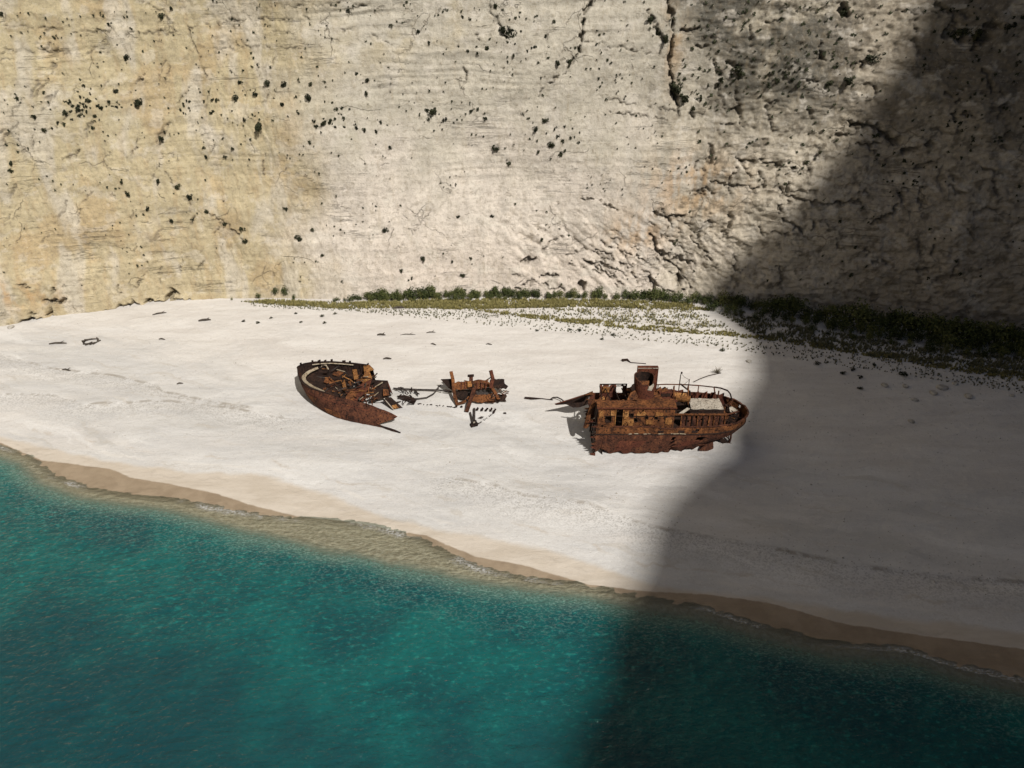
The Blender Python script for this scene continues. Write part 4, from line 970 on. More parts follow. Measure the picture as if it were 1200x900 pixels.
    mb = MB(); mb.bar(q(438, 443, 1.6), q(438.3, 438, 2.7), .08, .08); mb.build('stanchion', M['dark'], R)
    for k in range(120):
        u = rr.random() ** .7; px = 374 + 66 * u; py = rr.uniform(430 + 12 * u, 458 + 14 * u); h = rr.uniform(2.1, 3.1) - .7 * u; a = rr.uniform(0, 6.28); L = rr.uniform(.25, 1.5)
        p = q(px, py, h); mb = MB()
        mb.bar(p, p + Vector((L * math.cos(a), L * .7 * math.sin(a), rr.uniform(-.5, .5))), rr.uniform(.06, .16), rr.uniform(.04, .08))
        mb.build('loose_beam', M[rr.choice(('dark', 'dark', 'hull', 'house', 'grey', 'yellow', 'rim' if k % 2 == 0 else 'house'))], R)
    for k in range(34):
        u = rr.random(); px = 383 + 58 * u; py = rr.uniform(434 + 12 * u, 462 + 12 * u); p = q(px, py, rr.uniform(1.5, 2.3) - .4 * u); s = rr.uniform(.35, .9)
        mb = MB(); mb.sheet([p + Vector((rr.uniform(.5, 1) * s * math.cos(t_), rr.uniform(.5, 1) * s * math.sin(t_), rr.uniform(-.25, .25))) for t_ in (0, 1.2, 2.3, 3.5, 4.9)], .04); mb.build('bent_plate', M[rr.choice(('dark', 'hull', 'dark', 'red', 'house'))], R)
build_bow()

# ------------------------------------------------------------------ middle piece
def build_middle():
    g = at(556, 470); zg = g.z
    R = empty('shipwreck_midsection', g, 'small rusted flat piece of hull with upright bent ribs, lying between bow and stern wrecks', 'shipwreck', 'broken sections of the rusted ship')
    rr = random.Random(21)
    def q(px, py, h): return P3(px, py, h, zg) - g
    def surf(pl, pr, n, m, mat, name, seed, rag=.12):
        """ruled plate between two photo edges"""
        A = resample([q(*p) for p in pl], n); B = resample([q(*p) for p in pr], n); mb = MB(); rs = []
        for k in range(m + 1):
            rs.append([a.lerp(b, k / m) + Vector((0, 0, .10 * float(fbm(i * .5, k * .7, 2, seed)))) + Vector((rr.uniform(-rag, rag) if i in (0, n) else 0, rr.uniform(-rag, rag) if k in (0, m) else 0, 0)) for i, (a, b) in enumerate(zip(A, B))])
        mb.grid(rs); return mb.build(name, M[mat], R, solid=.07)
    surf([(530, 457, .9), (548, 456.5, .95), (574, 453.5, .9)], [(531, 448.5, 1.5), (548, 446.5, 1.55), (572, 444.5, 1.5)], 14, 4, 'house', 'hull_plate', 1)
    surf([(533, 466.5, .45), (546, 468, .4)], [(534, 457.5, .5), (549, 457, .5)], 8, 3, 'dark', 'hull_plate', 3)
    surf([(546, 468, .4), (557, 471, .35), (581, 471.5, .3)], [(549, 464.5, .75), (560, 463, .75), (578, 461.5, .75)], 12, 3, 'house', 'hull_plate', 2)
    surf([(534, 467, .3), (578, 464, .3)], [(533, 458, .35), (574, 454, .35)], 10, 3, 'grey', 'hull_plate', 9, .05)
    surf([(577, 455, 1.2), (594, 456, 1.2)], [(575, 444, 1.6), (592.5, 444, 1.5)], 8, 4, 'dark', 'hull_plate', 4, .2)
    surf([(579, 470, .3), (592, 471, .2)], [(586, 462, .7), (593, 461, .7)], 5, 3, 'dark', 'torn_plate', 6, .25)
    mb = MB(); mb.sheet([q(*p) for p in ((516.5, 444.5, 1.5), (529, 444, 1.6), (530, 456, .9), (524, 453, 1.1))], .07); mb.build('torn_plate', M['dark'], R)
    mb = MB(); mb.sheet([q(*p) for p in ((514, 457, .5), (527, 457.5, .5), (529, 460, .3), (522, 459, .2))], .06); mb.build('torn_plate', M['grey'], R)
    # ribs
    def rib(pts, w, mat):
        mb = MB()
        P = [q(*p) for p in pts]
        for a, b in zip(P[:-1], P[1:]): mb.bar(a, b + (b - a).normalized() * .03, w, w * .6)
        mb.build('rib', M[mat], R)
    rib([(528.5, 435.5, 2.6), (531, 446, 1.9), (531.5, 455, 1.2), (533, 465, .7), (536, 474.5, .1)], .34, 'house')
    rib([(536, 473.5, .15), (546, 470, .4)], .3, 'house')
    rib([(575, 434, 2.7), (577.5, 444, 1.8), (575.5, 455, 1.2)], .36, 'red'); rib([(573.5, 449, 1.45), (579, 459, 1.0), (584, 468, .45)], .36, 'house')
    rib([(556, 455, 1.5), (552.5, 466, .9), (547, 482, .05)], .36, 'hull')
    rib([(552, 440, 2.2), (552, 447, 1.7), (549.5, 456, 1.0)], .42, 'hull'); rib([(554, 451, 1.4), (557.5, 463, .7)], .26, 'dark')
    rib([(548, 440.5, 2.2), (555, 440, 2.25)], .3, 'dark')
    for px in (540, 545, 559, 564, 569): rib([(px, 456.5, .95), (px + rr.uniform(-1, 1), 447.5, 1.58)], .12, 'red')
    mb = MB(); mb.sheet([q(*p) for p in ((548, 447, 1.75), (553, 447, 1.75), (553, 453, 1.35), (548, 454, 1.3))], .05); mb.build('flaking_sheet', M['yellow'], R)
    for k in range(20):
        px = rr.uniform(576, 594) if k < 13 else rr.uniform(520, 575); py = rr.uniform(446, 471); p = q(px, py, rr.uniform(.3, 1.3) if k < 13 else rr.uniform(.4, .9)); a = rr.uniform(0, 6.28); L = rr.uniform(.3, .9)
        mb = MB(); mb.bar(p, p + Vector((L * math.cos(a), L * math.sin(a), rr.uniform(-.2, .5))), rr.uniform(.06, .14), .06); mb.build('loose_beam', M[rr.choice(('dark', 'dark', 'red', 'house'))], R)
build_middle()

# ------------------------------------------------------------------ loose pieces on the sand round the wreck
def ground_thing(name, px, py, label, cat, group=None):
    return empty(name, at(px, py), label, cat, group)
def loose():
    rr = random.Random(33)
    def world(px, py, h): 
        v = at(px, py, h); return v + Vector((0, 0, h))
    def thing(name, pxs, r, mat, label, cat, group=None, n=6):
        g = at(*pxs[0][:2]); mb = MB(); mb.tube([world(*p) - g for p in pxs], r, n); o = mb.build(name, M[mat]); o.location = g
        return tag(o, label, cat, group)
    thing('rusted_pipe', [(461, 455, .25), (474, 455.8, .3), (490, 456.5, .3), (512, 457, .3), (518, 457.5, .5)], .09, 'grey', 'straight thin rusted pipe on the sand between bow and middle wreck', 'pipe')
    thing('bent_cable', [(466, 466.8, .12), (478, 467.5, .15), (490, 467.3, .2), (500, 466, .2), (508, 461.5, .25), (512, 457, .4), (514, 453, .6), (517, 451.5, .8)], .085, 'grey', 'curved thick cable sweeping from a torn plate to the middle wreck', 'cable')
    for (nm, lab, pts, hs) in (('tangled_scrap', 'tangled rusted scrap hooked over the straight pipe beside the bow', [(473, 456), (490, 462)], 14), ('tangled_scrap', 'flat torn rusty plate under the curved cable beside the bow', [(466, 463), (486, 473)], 12), ('tangled_scrap', 'smallest knot of rusted scrap touching the right end of the bow', [(460, 453.5), (470, 456.5)], 7)):
        (a, b), (c, d) = pts; g = at((a + c) / 2, (b + d) / 2); R = empty(nm, g, lab, 'scrap', 'scrap iron beside the bow')
        if hs == 12:
            mb = MB(); mb.sheet([world(*p) - g for p in ((465, 464, .2), (474, 463, .35), (485, 466, .4), (488, 469, .25), (485, 474, .15), (478, 470, .2), (470, 468, .15))], .06); mb.build('torn_plate', M['dark'], R)
        for k in range(hs):
            p = world(rr.uniform(a, c), rr.uniform(b, d), rr.uniform(.1, .5)) - g; an = rr.uniform(0, 6.28); L = rr.uniform(.25, .8)
            mb = MB(); mb.bar(p, p + Vector((L * math.cos(an), L * math.sin(an), rr.uniform(-.1, .35))), rr.uniform(.06, .15), .06); mb.build('scrap_bar', M[rr.choice(('dark', 'grey', 'dark'))], R)
    # row of frame ends sticking out of the sand
    st = [(534.5, 477.6), (541, 477.8), (559.5, 481), (565, 481.6), (570, 482), (575.5, 482.3), (579.5, 484), (592, 485)]
    labs = ['rusted frame end in the sand, leftmost of the row below the middle wreck', 'small rusted frame end next to the leftmost one below the middle wreck', 'rusted frame end in the sand just right of the propped twin posts', 'slanted rusted frame end, second right of the propped twin posts', 'wide rusted frame end, third right of the propped twin posts',
            'tall rusted frame end near the right end of the row', 'largest rusted frame end, closing the row at the right', 'tiny rusted frame end apart from the row at far right']
    for (a, b), l, sz in zip(st, labs, (.35, .3, .45, .5, .55, .6, .7, .25)):
        g = at(a, b); mb = MB(); mb.box((0, 0, sz * .35), (.2, .1, sz * .85), (rr.uniform(-.3, .3), .5, rr.uniform(-.3, .3)), .04); mb.box((-.08, .02, .04), (.2, .14, .14), (.2, .3, .4), .04)
        o = mb.build('frame_end', M['dark']); o.location = g; tag(o, l, 'scrap', 'frame ends sticking out of the sand')
    # chain half buried, bead by bead
    mb = MB(); g = at(512, 474)
    for k in range(34):
        f = k / 33; px = 490 + 44 * f; py = 473.3 + 3.9 * f + rr.uniform(-.5, .5)
        if rr.random() < .4: continue
        p = world(px, py, .03) - g; mb.box(p, (rr.uniform(.08, .24), .08, .08), (0, 0, rr.uniform(0, 3)), .03)
    o = mb.build('anchor_chain', M['dark']); o.location = g; tag(o, 'half buried rusty chain running left from the middle wreck', 'chain')
    mb = MB(); g = at(568, 492)
    for k in range(12):
        f = k / 11; px = 561 + 17 * f; py = 496.5 - 12 * f
        if k in (3, 7): continue
        mb.box(world(px, py, .03) - g, (rr.uniform(.08, .25), .07, .07), (0, 0, rr.uniform(0, 3)), .03)
    o = mb.build('anchor_chain', M['dark']); o.location = g; tag(o, 'short half buried chain rising right from the twin posts', 'chain')
    # twin posts on a lump of concrete
    g = at(556, 498); R = empty('propped_posts', g, 'two grey metal posts leaning together on a dark lump in front of the middle wreck', 'metal posts')
    b = world(555.5, 497.5, .15) - g
    mb = MB(); mb.tube([b + Vector((.0, 0, 0)), world(555.7, 479, .12) - g], .13, 7); mb.build('post', M['grey'], R)
    mb = MB(); mb.tube([b + Vector((-.1, 0, 0)), world(551, 483.5, .12) - g], .11, 7); mb.build('post', M['grey'], R)
    mb = MB(); mb.box(b, (.65, .45, .4), (.1, .1, .3), .08); mb.box(b + Vector((.1, .25, .15)), (.3, .3, .3), (.3, .1, .3), .05); mb.build('base_lump', M['dark'], R)
    mb = MB(); mb.box(b + Vector((0, .0, .25)), (.2, .16, .12), (0, .2, .3), .03); mb.build('pale_cap', M['pale'], R)
    g = at(563, 489); mb = MB(); mb.sheet([world(*p) - g for p in ((560, 490, .1), (564, 488, .15), (567, 488.5, .1), (564, 490.5, .1))], .05); o = mb.build('scrap_plate', M['grey']); o.location = g; tag(o, 'small flat scrap plate right of the twin posts', 'scrap')
    # rod and hook lying left of the stern
    thing('bent_rod', [(615, 466.3, .08), (622, 467, .1), (634, 467, .1), (648, 468.5, .1)], [.13, .16, .05, .05], 'dark', 'thin rod with a thick end lying left of the stern wreck', 'rod')
    thing('curved_bar', [(645, 468, .1), (648, 465.8, .25), (653, 465.5, .35), (658, 468, .3), (661, 470.5, .4)], .07, 'dark', 'curved iron bar at the left tip of the stern wreck', 'iron bar')
    thing('bent_rod', [(729, 422.5, .1), (735, 421.6, .12), (739, 424.8, .08), (757, 426.2, .06)], [.2, .16, .05, .05], 'dark', 'thin kinked rod on the sand behind the funnel', 'rod')
    thing('rope', [(813, 447.5, .1), (820, 444, .1), (831, 440, .08), (845, 437, .06)], .05, 'dark', 'thin dark rope on the sand behind the stern mast', 'rope')
loose()

# ================================================================== PLANTS
def m_leaf(name, a, b, c):
    t = NT(name); p = t.pos()
    oi = t.n('ShaderNodeObjectInfo')
    f = t.math('ADD', t.math('MULTIPLY', t.noise(p, 3.0, 4, .7), .75), t.math('MULTIPLY', oi.outputs['Random'], .25))
    col = t.ramp(f, [(.36, a), (.52, b), (.70, c)])
    return t.done(col, .8, None, .15)
M['leaf'] = m_leaf('dark_foliage', (.016, .019, .011), (.030, .034, .018), (.06, .06, .030))
M['leaf_strip'] = m_leaf('green_foliage', (.028, .038, .014), (.075, .09, .03), (.16, .155, .055))
M['grass'] = m_leaf('dry_grass', (.17, .155, .062), (.29, .25, .095), (.42, .36, .16))
M['tuft'] = m_leaf('grey_tuft', (.09, .09, .055), (.19, .18, .10), (.33, .29, .18))
M['twig'] = m_leaf('pale_twigs', (.12, .10, .07), (.20, .17, .12), (.30, .26, .19))
M['wood'] = m_rust('driftwood', (.03, .026, .022), (.075, .062, .05), (.15, .13, .105), seed=31)
def m_stone():
    t = NT('beach_stone'); p = t.pos(); oi = t.n('ShaderNodeObjectInfo')
    n = t.noise(p, 2.3, 6, .65)
    col = t.mix(t.rng(n, .35, .65), (.30, .275, .235), (.52, .49, .44)); col = t.mix(t.rng(t.noise(p, 11, 3), .58, .7, 0, .6), col, (.17, .15, .125))
    return t.done(col, .9, t.bump(n, .6, .06), .15)
M['stone'] = m_stone()
def leaf_ball(seed, n, rx, ry, rz, leaf, clumps=7, mat='leaf', base=0.0):
    """bush of many small leaf faces gathered in uneven clumps round a few stems"""
    r = np.random.default_rng(seed); mb = MB()
    cs = []
    for k in range(clumps):
        v = r.normal(size=3); v /= np.linalg.norm(v); rad = r.uniform(.25, .8)
        cs.append((v[0] * rx * rad, v[1] * ry * rad, rz * (.95 + v[2] * rad * .75), r.uniform(.28, .52)))
    V = []; F = []
    for k in range(n):
        c = cs[r.integers(len(cs))]; d = r.normal(size=3); d /= np.linalg.norm(d); q = c[3] * r.uniform(.55, 1.05) ** .6
        p = np.array([c[0] + d[0] * rx * q, c[1] + d[1] * ry * q, max(c[2] + d[2] * rz * q, .02)])
        a = r.normal(size=3); a /= np.linalg.norm(a); b = np.cross(a, d + .4 * r.normal(size=3)); b /= np.linalg.norm(b) + 1e-6
        s = leaf * r.uniform(.6, 1.3); i = len(V)
        V += [p - a * s - b * s * .5, p + a * s * .2 - b * s * .7, p + a * s + b * s * .1, p - a * s * .1 + b * s * .7]; F.append((i, i + 1, i + 2, i + 3))
    mb.add(V, F)
    for c in cs[:4]: mb.bar((0, 0, -.1), (c[0] * .7, c[1] * .7, c[2]), .05 * rx, .05 * rx)
    me = bpy.data.meshes.new('shrub'); me.from_pydata([tuple(v) for v in mb.v], [], mb.f); me.update(); me.materials.append(M[mat])
    return me
def put_mesh(me, name, loc, scale, rot, label, cat, group=None):
    o = bpy.data.objects.new(name, me); o.location = loc; o.scale = scale; o.rotation_euler = rot; COL.objects.link(o)
    return tag(o, label, cat, group)

# ------------------------------------------------------------------ shrubs rooted in the cliff
def cliff_shrubs():
    rr = random.Random(51)
    big = [leaf_ball(200 + k, 340, 1, 1, 1, .15, 9) for k in range(4)]; sml = [leaf_ball(220 + k, 95, 1, 1, 1, .24, 5) for k in range(5)]
    G = 'shrubs growing on the cliff face'
    named = [((598, 40), 6.5, 'largest round dark shrub high on the middle of the cliff'), ((587, 34), 5.2, 'dark shrub touching the upper left of the largest round cliff shrub'), ((163, 119), 5.2, 'roundest dark shrub on the upper left tan cliff face'),
             ((303, 147), 5.2, 'dark shrub at the left end of the stained ledge, left of the twin cluster'), ((363, 114), 4.6, 'tall dark shrub above the stained cluster left of centre'), ((137, 107), 3.8, 'dark shrub just up left of the roundest left shrub'),
             ((510, 128), 4.6, 'biggest shrub of the tight cluster left of centre on the grey cliff'), ((503, 138), 4.2, 'greener lowest shrub of the tight cluster left of centre'), ((520, 140), 4.0, 'right shrub of the tight cluster left of centre'),
             ((792, 103), 6.5, 'large dark shrub in the vertical cleft right of centre'), ((799, 112), 5.5, 'dark shrub hanging just below the cleft shrub right of centre'), ((770, 37), 5.5, 'wide shrub on the crack at the upper right of the pale face'), ((778, 44), 4.8, 'shrub at the lower end of the upper right crack'), ((762, 22), 4.2, 'top shrub of the upper right crack'),
             ((992, 93), 5.5, 'wide dark shrub on the ledge close to the shadow edge'), ((972, 97), 4.5, 'dark shrub on the ledge, left of the wide one by the shadow edge'), ((1018, 70), 6.0, 'tall dark shrub in the cleft at the shadow edge'), ((990, 14), 5.5, 'dark shrub at the top of the cliff left of the shadow'),
             ((867, 82), 7.0, 'large dark shrub amid the darkest stained rock'), ((1140, 40), 8.5, 'largest shrub deep in the shadow at the upper right'), ((1125, 36), 6.5, 'shrub left of the largest one in the upper right shadow'), ((1182, 30), 5.5, 'dark shrub at the far upper right in shadow'),
             ((287, 282), 3.6, 'lowest shrub of the diagonal crack line on the left'), ((282, 268), 4.0, 'wide shrub on the small ledge of the left diagonal crack'), ((208, 217), 3.8, 'dark shrub on the left crack halfway down the cliff'), ((225, 230), 3.8, 'elongated shrub on the left crack below halfway'),
             ((349, 279), 4.0, 'shrub low on the pale cliff left of centre'), ((451, 269), 3.4, 'lone dark shrub low on the pale cliff middle'), ((495, 302), 3.2, 'lone square shrub just above the green strip'), ((678, 60), 3.6, 'dark shrub in the long vertical crack right of centre'), ((647, 168), 4.0, 'greenish shrub in the stained patch right of centre'), ((628, 151), 3.2, 'upper left shrub of the stained patch right of centre')]
    pts = []
    for (x, y), s, l in named: pts.append((x, y, s, l))
    med = [(383, 142), (393, 148), (378, 145), (65, 44), (148, 66), (130, 27), (19, 116), (225, 257), (202, 258), (171, 245), (243, 248), (263, 262), (363, 167), (287, 139), (213, 128), (240, 172), (240, 184), (240, 211), (276, 114), (313, 96), (302, 75), (190, 17), (153, 32), (3, 16), (40, 137), (78, 132), (93, 135), (105, 118), (118, 127), (137, 125), (143, 212), (149, 226), (187, 211), (13, 200), (13, 190), (33, 173), (273, 173), (264, 184), (293, 185), (350, 279), (365, 269), (335, 245), (190, 163), (233, 143), (201, 10),
           (500, 128), (553, 130), (551, 120), (561, 127), (568, 138), (615, 133), (650, 150), (638, 140), (658, 180), (660, 165), (630, 178), (582, 175), (577, 173), (596, 193), (683, 27), (653, 73), (668, 72), (700, 92), (717, 72), (820, 117), (830, 100), (910, 95), (948, 98), (582, 8), (417, 87), (431, 93), (431, 109), (400, 127), (427, 152), (440, 154), (417, 150), (447, 144), (521, 12), (503, 50), (570, 56), (578, 253), (537, 253), (634, 280), (457, 172), (490, 37), (458, 29), (407, 12),
           (530, 307), (551, 302), (541, 322), (470, 316), (482, 325), (377, 298), (93, 128), (86, 140), (76, 145), (67, 143), (52, 152), (60, 150), (95, 113), (240, 118), (280, 96), (365, 98), (372, 148), (388, 139), (396, 128), (350, 132), (318, 126), (330, 122), (301, 110), (335, 98), (545, 340), (812, 128), (805, 118), (845, 92), (858, 88), (890, 90), (900, 100), (842, 60), (935, 100), (958, 60), (985, 45), (962, 178), (945, 190), (955, 185), (930, 195)]
    for x, y in med: pts.append((x + rr.uniform(-.7, .7), y + rr.uniform(-.7, .7), rr.uniform(2.0, 3.2), None))
    cl = [((95, 125), 45, 18, 34), ((385, 140), 30, 16, 18), ((230, 130), 40, 14, 14), ((660, 165), 24, 16, 16), ((600, 50), 60, 30, 22), ((880, 90), 60, 22, 34), ((690, 60), 40, 35, 16), ((240, 40), 60, 40, 14)]
    for (cx, cy), sx, sy, n in cl:
        for k in range(n): pts.append((rr.gauss(cx, sx * .6), rr.gauss(cy, sy * .6), rr.uniform(1.3, 2.4), None))
    pts = [p for p in pts if p[1] > 1][:300]
    for x, y, s, l in pts:
        x = min(max(x, 2), 1198); v = on_cliff(x, y); r = s / 6.4
        nx = 'left tan' if x < 330 else 'pale middle' if x < 740 else 'stained right'; ny = 'upper' if y < 110 else 'middle' if y < 220 else 'lower'
        fx = x / 330 if x < 330 else (x - 330) / 410 if x < 740 else (x - 740) / 460
        sec = ('left side', 'centre', 'right side')[min(2, int(fx * 3))]; sz = 'tiny' if s < 1.8 else 'small' if s < 2.4 else 'mid-sized'
        lab = l or f'{sz} dark shrub on the {ny} {sec} of the {nx} cliff face'
        me = rr.choice(big) if s > 3.1 else rr.choice(sml)
        put_mesh(me, 'cliff_shrub', v + Vector((0, -.15 * r, -.9 * r)), (r * rr.uniform(.85, 1.2), r * rr.uniform(.6, .9), r * rr.uniform(.75, 1.05)), (rr.uniform(-.2, .2), rr.uniform(-.5, .5), rr.uniform(0, 6.28)), lab, 'shrub', G)
    # specks of plants too many to count
    mb = MB(); n = 0
    while n < 1100:
        x = rr.uniform(0, 1200); y = rr.uniform(0, 335)
        w = .25 + max(0, float(fbm(x / 70, y / 28, 3, 130))) * 1.6 + (.6 if 780 < x < 1010 and y < 130 else 0) - (.25 if y > 170 else 0) - (.2 if y > 250 else 0)
        if rr.random() > w: continue
        v = on_cliff(x, y); s = rr.uniform(.07, .21) * (1.5 if x > 790 else 1)
        for _ in range(4):
            a = [v + Vector((rr.uniform(-s, s), -.08 + rr.uniform(-.12, .06), rr.uniform(-s, s))) for _ in range(4)]
            mb.add(a, [(0, 1, 2), (0, 2, 3)])
        n += 1
    tag(mb.build('cliff_plants', M['leaf']), 'countless dark specks of small plants in the cracks of the cliff', 'small plants', None, 'stuff')
cliff_shrubs()

# ------------------------------------------------------------------ green strip at the foot of the cliff
def foot_strip():
    rr = random.Random(61)
    var = [leaf_ball(300 + k, 520, 1, 1, 1, .085, 14, 'leaf_strip') for k in range(6)]
    G = 'shrubs along the foot of the cliff'
    def row(x0, x1, step, xb, yb, hh, lab, dy):
        x = x0
        while x < x1:
            px = x + rr.uniform(-3, 3); py = float(np.interp(px, xb, yb)) + dy + rr.uniform(-1.5, 1.5); h = float(np.interp(px, xb, hh)) * rr.uniform(.6, 1.35)
            g = at(px, py); cy = cliff_y(g.x, g.z + .5)
            if g.y > cy - .5: g.y = cy - .5; g.z = ground_at(g.x, g.y)
            w = h * rr.uniform(.42, .62)
            size = 'short' if h < .95 * float(np.interp(px, xb, hh)) else 'tall' if h > 1.22 * float(np.interp(px, xb, hh)) else 'middling'
            lab2 = size + ' ' + lab + f', {["left end", "left part", "middle", "right part", "right end"][min(4, int(5 * (x - x0) / (x1 - x0)))]} of the row'
            put_mesh(rr.choice(var), 'shrub', g - Vector((0, 0, .12)), (w, w * .9, h * .52), (0, 0, rr.uniform(0, 6.28)), lab2, 'shrub', G)
            x += step * rr.uniform(.8, 1.25)
    xs = [385, 420, 450, 520, 600, 640, 700, 760, 830]; ys = [356, 354, 351.5, 350, 350, 350.5, 350, 353, 359]
    row(392, 615, 5.5, xs, ys, [.6, 1.1, 1.7, 1.9, 1.8, 1.3, 1.7, 1.9, 2.0], 'green shrub at the sunlit foot of pale cliff', -2)
    row(430, 615, 8, xs, ys, [.5, .8, 1.1, 1.2, 1.2, .9, 1.1, 1.2, 1.3], 'front green shrub bordering yellow grass', 1.5)
    row(620, 832, 6, xs, ys, [.6, 1.1, 1.6, 2.0, 1.7, 1.1, 1.6, 1.9, 2.0], 'green shrub below the folded rock', -1.5)
    xs = [820, 900, 1000, 1100, 1200, 1350]; ys = [358, 370, 386, 402, 412, 430]
    row(826, 1330, 9, xs, ys, [2.0, 2.5, 3.0, 3.3, 3.2, 3], 'dark shrub against the shaded cliff', -3)
    row(830, 1330, 11, xs, ys, [1.4, 1.6, 1.9, 2.2, 2.2, 2], 'dark shrub fronting the shaded thicket', 5)
    row(950, 1260, 22, xs, ys, [1.0, 1.1, 1.3, 1.5, 1.6, 1.5], 'dark shrub outside the shaded thicket', 11)
    for x, y, s, l in ((303, 350, 1.0, 'small lone shrub leaning on the cliff foot, leftmost of three'), (324, 348, 1.9, 'broad bushy shrub against the cliff foot, middle of three'), (335.5, 349, 1.9, 'narrow upright shrub against the cliff foot, right of three'), (345, 352, 1.0, 'low shrub at the cliff foot beside the white sand bank'), (272, 352, .5, 'small dark tuft at the left end of the green strip')):
        g = at(x, y); put_mesh(var[int(x) % 6], 'shrub', g, (s * .42, s * .42, s * .52), (0, 0, x), l, 'shrub', G)
    # grass and low plants
    def inside(poly, n, seed):
        r = np.random.default_rng(seed); P = np.array(poly, float); lo = P.min(0); hi = P.max(0); out = []
        while len(out) < n:
            q = lo + r.random((n * 3, 2)) * (hi - lo); x, y = q[:, 0], q[:, 1]; ins = np.zeros(len(q), bool)
            for (ax, ay), (bx, by) in zip(P, np.roll(P, -1, 0)):
                c = ((ay > y) != (by > y)) & (x < (bx - ax) * (y - ay) / (by - ay + 1e-9) + ax); ins ^= c
            out += q[ins].tolist()
        return out[:n]
    def tufts(mb, pts, h0, h1, w, blades, thin=None):
        for px, py in pts:
            if thin and rr.random() > thin(px, py): continue
            g = at(px, py); h = rr.uniform(h0, h1)
            for k in range(blades):
                a = rr.uniform(0, 6.28); l = rr.uniform(.15, .7) * h; d = Vector((math.cos(a), math.sin(a), 0)); e = Vector((-d.y, d.x, 0)) * w * rr.uniform(.6, 1.2)
                mb.add([g + d * .03 - e, g + d * .03 + e, g + d * l + Vector((0, 0, h * rr.uniform(.6, 1.1)))], [(0, 1, 2)])
    patch = lambda px, py: .25 + .9 * float(sstep(-.25, .35, fbm(px / 26, py / 5, 3, 140)))
    mb = MB()
    tufts(mb, inside([(285, 354), (330, 352), (395, 356), (450, 354), (560, 351), (660, 351), (800, 355), (832, 364), (780, 363), (700, 360), (620, 361), (540, 363), (470, 361), (400, 362), (330, 358)], 10500, 1), .2, .5, .10, 5, patch)
    tufts(mb, inside([(540, 361), (600, 367), (680, 374), (760, 382), (850, 389), (900, 395), (980, 405), (1080, 421), (1200, 438), (1200, 447), (1080, 429), (980, 412), (900, 400), (850, 394), (760, 388), (680, 380), (600, 371)], 4200, 2), .18, .42, .09, 5, lambda px, py: patch(px, py) * (1 if px < 870 else .45))
    tufts(mb, inside([(640, 362), (800, 362), (850, 385), (760, 381), (680, 374)], 900, 3), .2, .4, .06, 4, patch)
    tag(mb.build('dry_grass', M['grass']), 'bands of yellow olive dry grass on the sand below the cliff', 'grass', None, 'stuff')
    mb = MB()
    tufts(mb, inside([(560, 358), (800, 358), (850, 380), (860, 388), (760, 380), (640, 370)], 1100, 4), .15, .34, .07, 5, patch)
    tufts(mb, inside([(430, 361), (600, 371), (760, 389), (900, 401), (1000, 414), (1100, 430), (1200, 447), (1200, 462), (1080, 443), (950, 424), (850, 409), (700, 394), (600, 384), (500, 374), (430, 367)], 900, 5), .13, .32, .07, 5)
    tufts(mb, inside([(840, 366), (900, 376), (1000, 394), (1100, 410), (1210, 422), (1210, 446), (1080, 428), (980, 411), (890, 396)], 4200, 6), .2, .55, .08, 5, patch)
    tufts(mb, inside([(400, 356), (640, 366), (640, 372), (520, 372), (420, 366)], 500, 7), .12, .3, .06, 4)
    tufts(mb, inside([(275, 353), (420, 354), (420, 366), (300, 360)], 320, 8), .12, .32, .07, 5)
    tag(mb.build('beach_plants', M['tuft']), 'sparse grey green tufts scattered over the upper beach', 'plants', None, 'stuff')
foot_strip()

